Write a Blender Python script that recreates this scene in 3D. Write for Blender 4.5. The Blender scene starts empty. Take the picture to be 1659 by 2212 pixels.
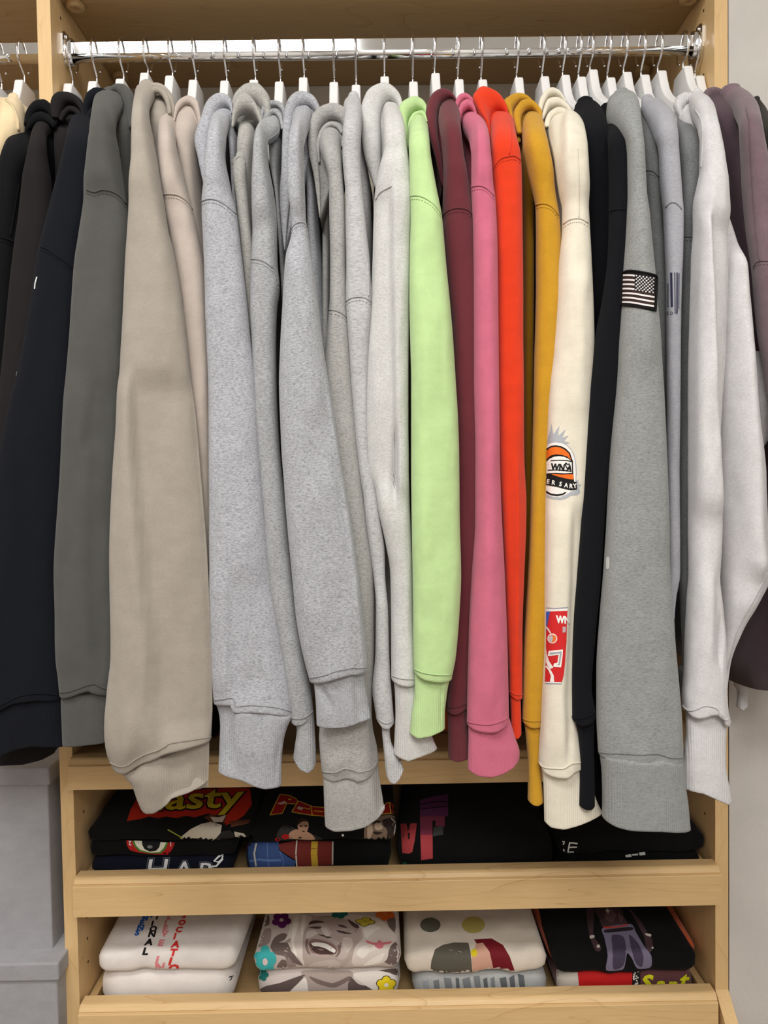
import bpy, bmesh, math, random
from mathutils import Vector, Matrix, noise
from mathutils.bvhtree import BVHTree

C = bpy.context.scene.collection
PI = math.pi
# ------------------------------------------------------------------ camera
W_PX, H_PX, F_PX = 1659.0, 2212.0, 1661.0
CAM = Vector((-0.0166, -1.0809, 1.35))
yaw, pitch, roll = 0.00633, 0.0336, -0.01565
_fw = Vector((math.sin(yaw)*math.cos(pitch), math.cos(yaw)*math.cos(pitch), -math.sin(pitch)))
_r = Vector((math.cos(yaw), -math.sin(yaw), 0.0))
_u = _r.cross(_fw)
_r2 = _r*math.cos(roll) + _u*math.sin(roll)
_u2 = -_r*math.sin(roll) + _u*math.cos(roll)
cd = bpy.data.cameras.new('camera')
cd.sensor_fit = 'VERTICAL'; cd.sensor_height = 36.0
cd.lens = F_PX/H_PX*36.0
cd.clip_start = 0.05
cam = bpy.data.objects.new('camera', cd); C.objects.link(cam)
M = Matrix.Identity(4)
for i in range(3):
    M[i][0] = _r2[i]; M[i][1] = _u2[i]; M[i][2] = -_fw[i]; M[i][3] = CAM[i]
cam.matrix_world = M
bpy.context.scene.camera = cam
# ------------------------------------------------------------------ light and exposure
sc = bpy.context.scene
sc.view_settings.view_transform = 'Standard'
sc.view_settings.look = 'None'
sc.view_settings.gamma = 1.0
sc.view_settings.use_curve_mapping = False
sc.view_settings.exposure = 0.46
wd = bpy.data.worlds.new('room_air'); sc.world = wd; wd.use_nodes = True
wd.node_tree.nodes['Background'].inputs[0].default_value = (0.9, 0.95, 1.0, 1)
wd.node_tree.nodes['Background'].inputs[1].default_value = 0.03
def area(name, loc, target, sx, sy, power, col):
    l = bpy.data.lights.new(name, 'AREA'); l.shape = 'RECTANGLE'; l.size = sx; l.size_y = sy
    l.energy = power; l.color = col
    o = bpy.data.objects.new(name, l); C.objects.link(o); o.location = loc
    o.rotation_euler = (Vector(target)-Vector(loc)).to_track_quat('-Z', 'Y').to_euler()
    return o
area('ceiling_light', (-0.46, -1.18, 2.64), (-0.46, -1.179, 0.0), 0.78, 0.50, 17.5, (1.0, 0.98, 0.95))
area('room_light', (0.25, -2.35, 2.62), (0.2, -2.1, 0.0), 1.1, 0.8, 29.0, (1.0, 0.98, 0.95))

# ------------------------------------------------------------------ helpers
def ray(x, y):
    return ((x-W_PX/2)/F_PX)*_r2 - ((y-H_PX/2)/F_PX)*_u2 + _fw
def at(x, y, Y):
    """world point seen at pixel x, y of the photograph and lying on the plane Y"""
    d = ray(x, y)
    return CAM + d*((Y-CAM.y)/d.y)
def zat(y, Y, x=829.5):
    return at(x, y, Y).z
def lin(c):
    c = c/255.0
    return c/12.92 if c <= 0.04045 else ((c+0.055)/1.055)**2.4
def rgb(r, g, b): return (lin(r), lin(g), lin(b), 1)

def new_mesh(name, verts, faces, mat=None, smooth=True):
    me = bpy.data.meshes.new(name)
    me.from_pydata([tuple(v) for v in verts], [], faces); me.update()
    if smooth: me.polygons.foreach_set('use_smooth', [True]*len(me.polygons))
    if mat: me.materials.append(mat)
    return me
def obj(name, me, parent=None, loc=None):
    o = bpy.data.objects.new(name, me); C.objects.link(o)
    if parent: o.parent = parent
    if loc is not None: o.location = loc
    return o
def tag(o, label=None, cat=None, group=None, kind=None):
    if label: o['label'] = label
    if cat: o['category'] = cat
    if group: o['group'] = group
    if kind: o['kind'] = kind
    return o
def thing(name, label, cat, loc, group=None):
    o = bpy.data.objects.new(name, None); C.objects.link(o); o.location = loc
    o.empty_display_size = 0.02
    return tag(o, label, cat, group)
def base_of(o):
    """world position of the root an object's local coordinates count from"""
    p = Vector((0, 0, 0))
    while o is not None:
        p += Vector(o.location); o = o.parent
    return p
def part(name, verts, faces, mat, parent=None, smooth=True):
    b = base_of(parent) if parent else Vector((0, 0, 0))
    return obj(name, new_mesh(name, [Vector(v)-b for v in verts], faces, mat, smooth), parent)
def bevel_box(x0, x1, y0, y1, z0, z1, bev=0.0015, seg=2):
    bm = bmesh.new()
    bmesh.ops.create_cube(bm, size=1.0)
    for v in bm.verts:
        v.co = Vector((x0+(v.co.x+.5)*(x1-x0), y0+(v.co.y+.5)*(y1-y0), z0+(v.co.z+.5)*(z1-z0)))
    if bev: bmesh.ops.bevel(bm, geom=bm.edges[:], offset=bev, segments=seg, affect='EDGES', profile=0.5)
    bm.verts.index_update()
    vs = [v.co.copy() for v in bm.verts]; fs = [[v.index for v in f.verts] for f in bm.faces]
    bm.free()
    return vs, fs
def box(name, x0, x1, y0, y1, z0, z1, mat, parent=None, bev=0.0015):
    vs, fs = bevel_box(x0, x1, y0, y1, z0, z1, bev)
    return part(name, vs, fs, mat, parent, smooth=False)
def prism(pts, axis, a, b):
    """extrude a closed outline of (p, q) pairs along an axis from a to b"""
    n = len(pts); vs = []
    for t in (a, b):
        for p, q in pts:
            vs.append({'x': (t, p, q), 'y': (p, t, q), 'z': (p, q, t)}[axis])
    fs = [[i, (i+1) % n, n+(i+1) % n, n+i] for i in range(n)]
    fs += [list(range(n-1, -1, -1)), list(range(n, 2*n))]
    return vs, fs
def tube_v(pts, r, n=8, cap=True):
    pts = [Vector(p) for p in pts]; vs, fs = [], []
    m = len(pts); up = None
    for i, p in enumerate(pts):
        t = (pts[min(i+1, m-1)]-pts[max(i-1, 0)])
        if t.length < 1e-9: t = Vector((0, 0, 1))
        t.normalize()
        if up is None:
            up = t.orthogonal().normalized()
        up = (up - t*up.dot(t))
        if up.length < 1e-6: up = t.orthogonal()
        up.normalize()
        w = t.cross(up)
        ri = r[i] if isinstance(r, (list, tuple)) else r
        for k in range(n):
            a = 2*PI*k/n
            vs.append(p + up*(ri*math.cos(a)) + w*(ri*math.sin(a)))
    for i in range(m-1):
        for k in range(n):
            fs.append([i*n+k, i*n+(k+1) % n, (i+1)*n+(k+1) % n, (i+1)*n+k])
    if cap:
        fs.append(list(range(n-1, -1, -1))); fs.append([(m-1)*n+k for k in range(n)])
    return vs, fs
def merge(*parts):
    vs, fs = [], []
    for v, f in parts:
        o = len(vs); vs += list(v); fs += [[i+o for i in q] for q in f]
    return vs, fs
def interp(tab, t, col=1):
    """smooth (monotone-free Catmull) lookup in rows sorted by row[0]"""
    n = len(tab)
    if t <= tab[0][0]: return tab[0][col]
    if t >= tab[-1][0]: return tab[-1][col]
    for i in range(n-1):
        if tab[i][0] <= t <= tab[i+1][0]: break
    x0, x1 = tab[i][0], tab[i+1][0]; y0, y1 = tab[i][col], tab[i+1][col]
    d = (y1-y0)/(x1-x0)
    m0 = d if i == 0 else slope(tab, i, col)
    m1 = d if i == n-2 else slope(tab, i+1, col)
    h = x1-x0; s = (t-x0)/h
    return (2*s**3-3*s*s+1)*y0 + (s**3-2*s*s+s)*h*m0 + (-2*s**3+3*s*s)*y1 + (s**3-s*s)*h*m1
def slope(tab, i, col):
    a = (tab[i][col]-tab[i-1][col])/(tab[i][0]-tab[i-1][0])
    b = (tab[i+1][col]-tab[i][col])/(tab[i+1][0]-tab[i][0])
    if a*b <= 0: return 0.0
    return 2*a*b/(a+b)
def plin(pl, x):
    """piecewise linear y at x"""
    if x <= pl[0][0]: return pl[0][1]
    for a, b in zip(pl, pl[1:]):
        if x <= b[0]:
            return a[1] + (b[1]-a[1])*(x-a[0])/max(1e-6, b[0]-a[0])
    return pl[-1][1]
def sstep(t):
    t = min(1.0, max(0.0, t)); return t*t*(3-2*t)
def smooth_poly(pts, n):
    """resample a polyline by Catmull-Rom to n points"""
    P = [Vector((p[0], p[1], 0)) for p in pts]
    m = len(P); out = []
    for k in range(n):
        u = k*(m-1)/(n-1); i = min(int(u), m-2); s = u-i
        p0, p1, p2, p3 = P[max(i-1, 0)], P[i], P[i+1], P[min(i+2, m-1)]
        v = 0.5*((2*p1) + (p2-p0)*s + (2*p0-5*p1+4*p2-p3)*s*s + (-p0+3*p1-3*p2+p3)*s**3)
        out.append((v.x, v.y))
    return out

# ------------------------------------------------------------------ materials
def nodes(name):
    m = bpy.data.materials.new(name); m.use_nodes = True
    nt = m.node_tree; b = nt.nodes['Principled BSDF']
    return m, nt, b
def N(nt, t, **kw):
    n = nt.nodes.new(t)
    for k, v in kw.items(): setattr(n, k, v)
    return n
def ramp(nt, src, stops):
    r = N(nt, 'ShaderNodeValToRGB'); e = r.color_ramp.elements
    while len(e) < len(stops): e.new(0.5)
    for el, (p, c) in zip(e, stops): el.position = p; el.color = c
    nt.links.new(src, r.inputs[0]); return r
def coords(nt, scale, kind='Object'):
    tc = N(nt, 'ShaderNodeTexCoord'); mp = N(nt, 'ShaderNodeMapping')
    mp.inputs['Scale'].default_value = scale
    nt.links.new(tc.outputs[kind], mp.inputs[0]); return mp.outputs[0]
def noise_tex(nt, vec, scale, detail=3.0, rough=0.6, dist=0.0):
    n = N(nt, 'ShaderNodeTexNoise'); n.inputs['Scale'].default_value = scale
    n.inputs['Detail'].default_value = detail; n.inputs['Roughness'].default_value = rough
    n.inputs['Distortion'].default_value = dist
    nt.links.new(vec, n.inputs['Vector']); return n.outputs['Fac']
def bump(nt, b, h, strength, dist):
    n = N(nt, 'ShaderNodeBump'); n.inputs['Strength'].default_value = strength
    n.inputs['Distance'].default_value = dist
    nt.links.new(h, n.inputs['Height']); nt.links.new(n.outputs[0], b.inputs['Normal'])
    return n
def mixcol(nt, fac, a, b, mode='MIX'):
    n = N(nt, 'ShaderNodeMix', data_type='RGBA', blend_type=mode)
    for i, s in ((0, fac), (6, a), (7, b)):
        if hasattr(s, 'links'): nt.links.new(s, n.inputs[i])
        else: n.inputs[i].default_value = s
    return n.outputs[2]
def plain(name, col, rough=0.6, metal=0.0, spec=0.4):
    m, nt, b = nodes(name)
    b.inputs['Base Color'].default_value = col; b.inputs['Roughness'].default_value = rough
    b.inputs['Metallic'].default_value = metal; b.inputs['Specular IOR Level'].default_value = spec
    return m
def fabric(name, c, contrast=0.0, warm=0.0, rib=False, sheen=0.15, streak=(0.55, 1, 1.5), blotch=0.0, fuzz=0.35):
    """cotton fleece: heathered fibres, soft nap; ribbed for cuffs"""
    m, nt, b = nodes(name)
    v = coords(nt, streak)
    fine = noise_tex(nt, v, 500, 4, 0.75)
    mid = noise_tex(nt, coords(nt, (0.6, 1, 1)), 60, 3, 0.6)
    col = [lin(x) for x in c]
    k = contrast
    dark = [x*(1-0.62*k) for x in col]+[1]
    light = [min(0.95, x*(1+0.42*k)) for x in col]+[1]
    light[0] *= 1+0.05*warm; light[2] *= 1-0.05*warm
    r1 = ramp(nt, fine, [(0.33, dark), (0.5, col+[1]), (0.68, light)])
    out = r1.outputs[0]
    tone = ramp(nt, mid, [(0.3, (1-0.10-blotch,)*3+(1,)), (0.7, (1+0.0,)*3+(1,))])
    out = mixcol(nt, 1.0, out, tone.outputs[0], 'MULTIPLY')
    if blotch:
        big = noise_tex(nt, coords(nt, (1, 1, .6)), 22, 3, 0.6)
        t2 = ramp(nt, big, [(0.3, (1-2.0*blotch, 1-2.3*blotch, 1-2.0*blotch, 1)), (0.7, (1.0, .98, 1.0, 1))])
        out = mixcol(nt, 1.0, out, t2.outputs[0], 'MULTIPLY')
    nt.links.new(out, b.inputs['Base Color'])
    b.inputs['Roughness'].default_value = 0.95; b.inputs['Specular IOR Level'].default_value = 0.15
    b.inputs['Sheen Weight'].default_value = sheen; b.inputs['Sheen Roughness'].default_value = 0.6
    nap = noise_tex(nt, coords(nt, (0.8, 1, 1.1)), 600, 3, 0.7)
    if rib:
        w = N(nt, 'ShaderNodeTexWave', wave_type='BANDS', bands_direction='X', wave_profile='SIN')
        w.inputs['Scale'].default_value = 128; w.inputs['Distortion'].default_value = 0.35
        w.inputs['Detail Scale'].default_value = 0.2
        nt.links.new(coords(nt, (1, 0.2, .12)), w.inputs[0])
        add = N(nt, 'ShaderNodeMath', operation='MULTIPLY_ADD')
        nt.links.new(w.outputs['Fac'], add.inputs[0]); add.inputs[1].default_value = 0.8
        nt.links.new(nap, add.inputs[2])
        bump(nt, b, add.outputs[0], 0.55, 0.0007)
    else:
        bump(nt, b, nap, fuzz, 0.0008)
    return m
def wood(name, axis='x', c=(224, 190, 138), tone=1.0):
    m, nt, b = nodes(name)
    s = {'x': (0.07, 1, 1), 'y': (1, 0.07, 1), 'z': (1, 1, 0.07)}[axis]
    s2 = {'x': (0.16, 1, 1), 'y': (1, 0.16, 1), 'z': (1, 1, 0.16)}[axis]
    fib = noise_tex(nt, coords(nt, s), 260, 4, 0.65)
    big = noise_tex(nt, coords(nt, s2), 13, 2, 0.5, 0.3)
    mul = N(nt, 'ShaderNodeMath', operation='MULTIPLY'); mul.inputs[1].default_value = 11.0
    nt.links.new(big, mul.inputs[0])
    fr = N(nt, 'ShaderNodeMath', operation='FRACT'); nt.links.new(mul.outputs[0], fr.inputs[0])
    lines = ramp(nt, fr.outputs[0], [(0.0, (.77, .68, .56, 1)), (0.06, (1, 1, 1, 1)), (0.75, (1, 1, 1, 1)), (1.0, (.94, .91, .86, 1))])
    base = [lin(x)*tone for x in c]
    f = ramp(nt, fib, [(0.3, [x*0.93 for x in base]+[1]), (0.7, [x*1.04 for x in base]+[1])])
    patch = noise_tex(nt, coords(nt, (1, 1, 1)), 7, 2, .5)
    pr = ramp(nt, patch, [(0.4, (0, 0, 0, 1)), (0.62, (1, 1, 1, 1))])
    l2 = mixcol(nt, pr.outputs[0], (1, 1, 1, 1), lines.outputs[0])
    out = mixcol(nt, 1.0, f.outputs[0], l2, 'MULTIPLY')
    nt.links.new(out, b.inputs['Base Color'])
    b.inputs['Roughness'].default_value = 0.42; b.inputs['Specular IOR Level'].default_value = 0.35
    bump(nt, b, fib, 0.04, 0.0004)
    return m
M_WOOD_X = wood('maple_grain_across', 'x')
M_WOOD_Z = wood('maple_grain_upright', 'z')
M_WOOD_SHADED = wood('maple_shaded', 'x', c=(188, 156, 110))  # same maple, with the shade of the shelf underside put into its colour
M_CHROME = plain('chrome', (0.86, 0.87, 0.88, 1), 0.06, 1.0)
M_STEEL = plain('hook_wire', (0.80, 0.80, 0.82, 1), 0.14, 1.0)
M_WHITE = plain('white_hanger_plastic', rgb(238, 238, 238), 0.38)
M_HOLE = plain('drilled_hole', rgb(50, 36, 22), 0.9)
def wall_mat(name, c):
    m, nt, b = nodes(name)
    n1 = noise_tex(nt, coords(nt, (1, 1, 1)), 130, 4, 0.6)
    n2 = noise_tex(nt, coords(nt, (1, 1, 1)), 9, 3, 0.5)
    col = [lin(x) for x in c]
    r = ramp(nt, n2, [(0.3, [x*.93 for x in col]+[1]), (0.7, [min(1, x*1.05) for x in col]+[1])])
    nt.links.new(r.outputs[0], b.inputs['Base Color']); b.inputs['Roughness'].default_value = 0.7
    bump(nt, b, n1, 0.25, 0.002)
    return m
M_WALL = wall_mat('painted_wall', (206, 202, 197))
M_BACK = wall_mat('back_wall_paint', (196, 186, 172))
M_CEIL = wall_mat('ceiling_paint', (235, 235, 232))
M_FLOOR = wall_mat('floor_boards', (96, 72, 50))
# ------------------------------------------------------------------ room shell and closet
HW, PT, DEP = 0.457, 0.0185, 0.2814          # half clear width, panel thickness, depth to the back wall
Z_SHELF = CAM.z+0.6966
Y_ROD, Z_ROD = 0.0462, CAM.z+0.6281
def struct(name, x0, x1, y0, y1, z0, z1, mat):
    o = box(name, x0, x1, y0, y1, z0, z1, mat, None, 0)
    o['kind'] = 'structure'; return o
struct('floor', -1.6, 1.5, -2.9, 0.35, -0.05, 0.0, M_FLOOR)
struct('ceiling', -1.6, 1.5, -2.9, 0.35, 2.66, 2.72, M_CEIL)
struct('wall_back', -1.6, 1.5, DEP, 0.35, 0.0, 2.66, M_BACK)
struct('wall_left', -1.6, -1.45, -2.9, DEP, 0.0, 2.66, M_WALL)
struct('wall_front', -1.45, 1.35, -2.9, -2.8, 0.0, 2.66, M_WALL)
struct('wall_side', 1.35, 1.5, -2.9, DEP, 0.0, 2.66, M_WALL)
# the stub of wall right of the closet, with the knocked edge of its plaster
wr = struct('wall_right', HW+PT+0.0012, 1.35, -0.001, DEP, 0.0, 2.66, M_WALL)

def side_panel(x0, x1, label, flare=None, holes=()):
    t = thing('closet_side_panel', label, 'panel', ((x0+x1)/2, 0.14, 0.0))
    prof = [(DEP-0.001, 0.001), (DEP-0.001, 2.45), (0.0, 2.45)]
    if flare:
        prof += [(0.0, flare), (-0.055, flare-0.05), (-0.055, 0.001)]
    else:
        prof += [(0.0, 0.001)]
    vs, fs = prism(prof, 'x', x0, x1)
    part('board', vs, fs, M_WOOD_Z, t, False)
    for y, z, s in holes:
        xx = x1 if s > 0 else x0
        vs, fs = prism([(y+0.0022*math.cos(a*PI/4), z+0.0022*math.sin(a*PI/4)) for a in range(8)], 'x', xx-0.0002, xx+0.0002)
        part('pin_hole', vs, fs, M_HOLE, t)
    return t
hl = [(0.035, z, 1) for z in (2.02, 1.915, 0.79, 0.757, 0.722, 0.69, 0.655, 0.88, 0.92)]
hr = [(0.035, z, -1) for z in (2.02, 1.93, 0.90, 0.86)]
side_panel(-HW-PT, -HW, 'upright maple panel left of the hanging hoodies, front edge facing out', None, hl)
side_panel(HW, HW+PT, 'upright maple panel at right end of the rod, against the painted wall', zat(2138, 0.0, 1546), hr)

def shelf(x0, x1, label, cams):
    t = thing('closet_shelf', label, 'shelf', ((x0+x1)/2, 0.14, Z_SHELF))
    vs, fs = bevel_box(x0+0.0004, x1-0.0004, 0.0, DEP-0.001, Z_SHELF, Z_SHELF+0.019, 0.001)
    part('board', vs, fs, M_WOOD_SHADED, t, False)
    for cx, cy in cams:                     # round lock housings under the board
        pr = [(0.0, 0.0), (0.012, 0.0), (0.0125, -0.002), (0.0125, -0.007), (0.011, -0.009), (0.004, -0.009), (0.003, -0.006), (0.0, -0.006)]
        n = 20; vs, fs = [], []
        for k in range(n):
            a = 2*PI*k/n
            for r, z in pr: vs.append((cx+r*math.cos(a), cy+r*math.sin(a), Z_SHELF+z))
        m = len(pr)
        for k in range(n):
            for j in range(m-1):
                fs.append([k*m+j, ((k+1) % n)*m+j, ((k+1) % n)*m+j+1, k*m+j+1])
        part('lock_housing', vs, fs, M_WOOD_SHADED, t)
    return t
shelf(-HW, HW, 'maple shelf over the chrome rod, seen from below', [(-HW+0.018, 0.045), (-HW+0.018, 0.235), (HW-0.018, 0.045), (HW-0.018, 0.235)])
shelf(-1.44, -HW-PT, 'maple shelf of the neighbouring bay at the upper left', [])

# ------------------------------------------------------------------ rods
def stadium(hh, hd, n=10):
    """closed outline (y, z): flat faces front and back, rounded top and bottom"""
    r = hd; pts = []; tu, tl = hd*0.55, hd*1.25
    for k in range(n+1):
        a = PI*k/n; pts.append((Y_ROD-r*math.cos(a), Z_ROD+hh-tu+tu*math.sin(a)))
    for k in range(n+1):
        a = PI+PI*k/n; pts.append((Y_ROD-r*math.cos(a), Z_ROD-hh+tl+tl*math.sin(a)))
    return pts
def rod(x0, x1, label, ends):
    t = thing('closet_rod', label, 'rod', ((x0+x1)/2, Y_ROD, Z_ROD))
    vs, fs = prism(stadium(0.0145, 0.0075, 14), 'x', x0, x1)
    o = part('tube', vs, fs, M_CHROME, t)
    for p in o.data.polygons:
        if len(p.vertices) > 4 or abs(p.normal.y) > 0.9995: p.use_smooth = False
    for xe, s in ends:
        # cup flange: tall plate on the panel and a socket round the tube
        pl = [(y, z+0.004) for y, z in stadium(0.0235, 0.0135)]
        v1 = prism(pl, 'x', xe, xe+s*0.003)
        fl = part('flange', v1[0], v1[1] if s > 0 else [f[::-1] for f in v1[1]], M_CHROME, t, False)
        outer = stadium(0.0178, 0.0108); inner = stadium(0.0150, 0.0080); n = len(outer)
        xa, xb = xe+s*0.003, xe+s*0.013
        vs = [(xa, y, z) for y, z in outer]+[(xb, y, z) for y, z in outer]+[(xb, y, z) for y, z in inner]+[(xa, y, z) for y, z in inner]
        fs = []
        for j in range(3):
            for k in range(n):
                q = [j*n+k, j*n+(k+1) % n, (j+1)*n+(k+1) % n, (j+1)*n+k]
                fs.append(q if s > 0 else q[::-1])
        part('socket', vs, fs, M_CHROME, t)
        sc_, sf = prism([(Y_ROD+0.004*math.cos(a*PI/5), Z_ROD+0.0215+0.004*math.sin(a*PI/5)) for a in range(10)], 'x', xe+s*0.003, xe+s*0.005)
        part('screw_head', sc_, sf, M_STEEL, t)
    return t
rod(-HW+0.003, HW-0.003, 'polished chrome oval rod carrying the row of hoodies', [(-HW, 1), (HW, -1)])
rod(-1.44, -HW-PT-0.002, 'chrome rod end in the bay left of the maple panel', [])

# ------------------------------------------------------------------ pull-out drawers with a low moulded lip
def drawer(label, xl, xr, ymid, zt, zb, Yf=-0.019):
    t = thing('pull_out_drawer', label, 'drawer', (0.0, 0.1, zb))
    prof = [(0.003, zb), (0.003, zt-.004), (0.011, zt-.004), (0.011, zt-0.0012), (0.009, zt), (-0.008, zt), (-0.0105, zt-0.0006), (-0.0130, zt-0.0025), (-0.0165, zt-0.0072), (-0.0152, zt-0.0084), (-0.0190, zt-0.0094), (-0.0195, zt-0.0105), (-0.0195, zb)]
    vs, fs = prism(prof, 'x', xl, xr)
    o = part('drawer_front', vs, [f[::-1] for f in fs], M_WOOD_X, t, False)
    vs, fs = bevel_box(-HW+0.014, HW-0.014, 0.004, DEP-0.012, zb+0.004, zb+0.014, 0)
    part('tray_base', vs, fs, M_WOOD_SHADED, t, False)
    for s in (-1, 1):
        x0 = s*(HW-0.014); x1 = s*(HW-0.003)
        vs, fs = bevel_box(min(x0, x1), max(x0, x1), 0.005, DEP-0.012, zb+0.004, zb+0.040, 0.001)
        part('tray_side', vs, fs, M_WOOD_SHADED, t, False)
    return t
def xat(x, y, Y=-0.019): return at(x, y, Y).x
Z1T, Z1B = zat(1624, -0.008), zat(1694.5, -0.019)
Z2T, Z2B = zat(1881, -0.008), zat(1968.5, -0.019)
Z3T = zat(2155, -0.008); Z3B = Z3T-(Z2T-Z2B)
drawer('top maple drawer front, half hidden by the hanging cuffs', xat(147, 1660), xat(1552, 1645), 0, Z1T, Z1B)
drawer('maple drawer front below the black folded shirts', xat(157.5, 1930), xat(1557.5, 1910), 0, Z2T, Z2B)
drawer('lowest maple drawer front, below the white folded shirts', xat(168.5, 2190), xat(1551.5, 2170), 0, Z3T, Z3B)
# the fixed top board the first drawer carries
cnt = thing('counter_board', 'maple board on top of the drawers, behind the cuffs', 'board', (0, 0.14, Z1T-0.02))
vs, fs = bevel_box(-HW+0.0005, HW-0.0005, 0.0055, DEP-0.001, Z1T-0.008, Z1T-0.0005, 0)
part('board', vs, fs, M_WOOD_SHADED, cnt, False)
# back of the drawer bay
bk = struct('trim_1', -HW, HW, DEP-0.009, DEP-0.0005, 0.0, Z1T-0.012, M_WOOD_SHADED)

# ------------------------------------------------------------------ hangers
HALF = [(0.018, 0.0), (0.0195, -0.0015), (0.021, -0.006), (0.025, -0.017), (0.032, -0.032), (0.043, -0.046), (0.060, -0.060), (0.088, -0.080), (0.106, -0.100), (0.116, -0.118), (0.122, -0.138), (0.123, -0.150), (0.119, -0.156), (0.112, -0.153), (0.098, -0.140), (0.060, -0.113), (0.020, -0.104)]
def make_hanger_meshes():
    out = [(-u, z) for u, z in HALF][::-1]
    prof = [(u, z) for u, z in HALF]+[(-u, z) for u, z in HALF[::-1]]
    bm = bmesh.new(); t = 0.0062
    a = [bm.verts.new((-t, u, z)) for u, z in prof]; b = [bm.verts.new((t, u, z)) for u, z in prof]
    n = len(prof)
    bm.faces.new(a); bm.faces.new(b[::-1])
    for i in range(n): bm.faces.new([a[(i+1) % n], a[i], b[i], b[(i+1) % n]])
    bmesh.ops.recalc_face_normals(bm, faces=bm.faces[:])
    ed = [e for e in bm.edges if abs(e.verts[0].co.x-e.verts[1].co.x) < 1e-6]
    bmesh.ops.bevel(bm, geom=ed, offset=0.0022, segments=3, affect='EDGES', profile=0.5)
    me = bpy.data.meshes.new('hanger_body'); bm.to_mesh(me); bm.free()
    me.polygons.foreach_set('use_smooth', [True]*len(me.polygons)); me.materials.append(M_WHITE)
    return me
HANGER_ME = make_hanger_meshes()
HX = []
def hanger(xc, ypk, label, twist=0.0):
    p = at(xc, ypk, Y_ROD-0.018)
    t = thing('coat_hanger', label, 'hanger', (p.x, Y_ROD, p.z), 'white hangers on the chrome rod')
    t.rotation_euler = (0, 0, 0)
    obj('hanger_body', HANGER_ME, t)
    R = 0.0212; cz = (Z_ROD+0.0163)-R-p.z
    pts = [Vector((0, 0, -0.012)), Vector((0, 0, 0.0)), Vector((0, 0.0, 0.012)), Vector((0, -0.0005, max(0.016, (cz-R)*0.55)))]
    for k in range(15):
        a = math.radians(-48+ (232+48)*k/14.0)
        pts.append(Vector((0.0, -R*math.cos(a), cz+R*math.sin(a))))
    fine = []
    for i in range(len(pts)-1):
        p0, p1, p2, p3 = pts[max(i-1, 0)], pts[i], pts[i+1], pts[min(i+2, len(pts)-1)]
        for s in (0, 0.34, 0.67):
            fine.append(0.5*((2*p1)+(p2-p0)*s+(2*p0-5*p1+4*p2-p3)*s*s+(-p0+3*p1-3*p2+p3)*s**3))
    fine.append(pts[-1])
    fine = [v+Vector((twist*max(0.0, v.z), 0, 0)) for v in fine]
    vs, fs = tube_v(fine, 0.0017, 8)
    obj('hook', new_mesh('hook', vs, fs, M_STEEL), t)
    HX.append(p)
    return t
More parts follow.
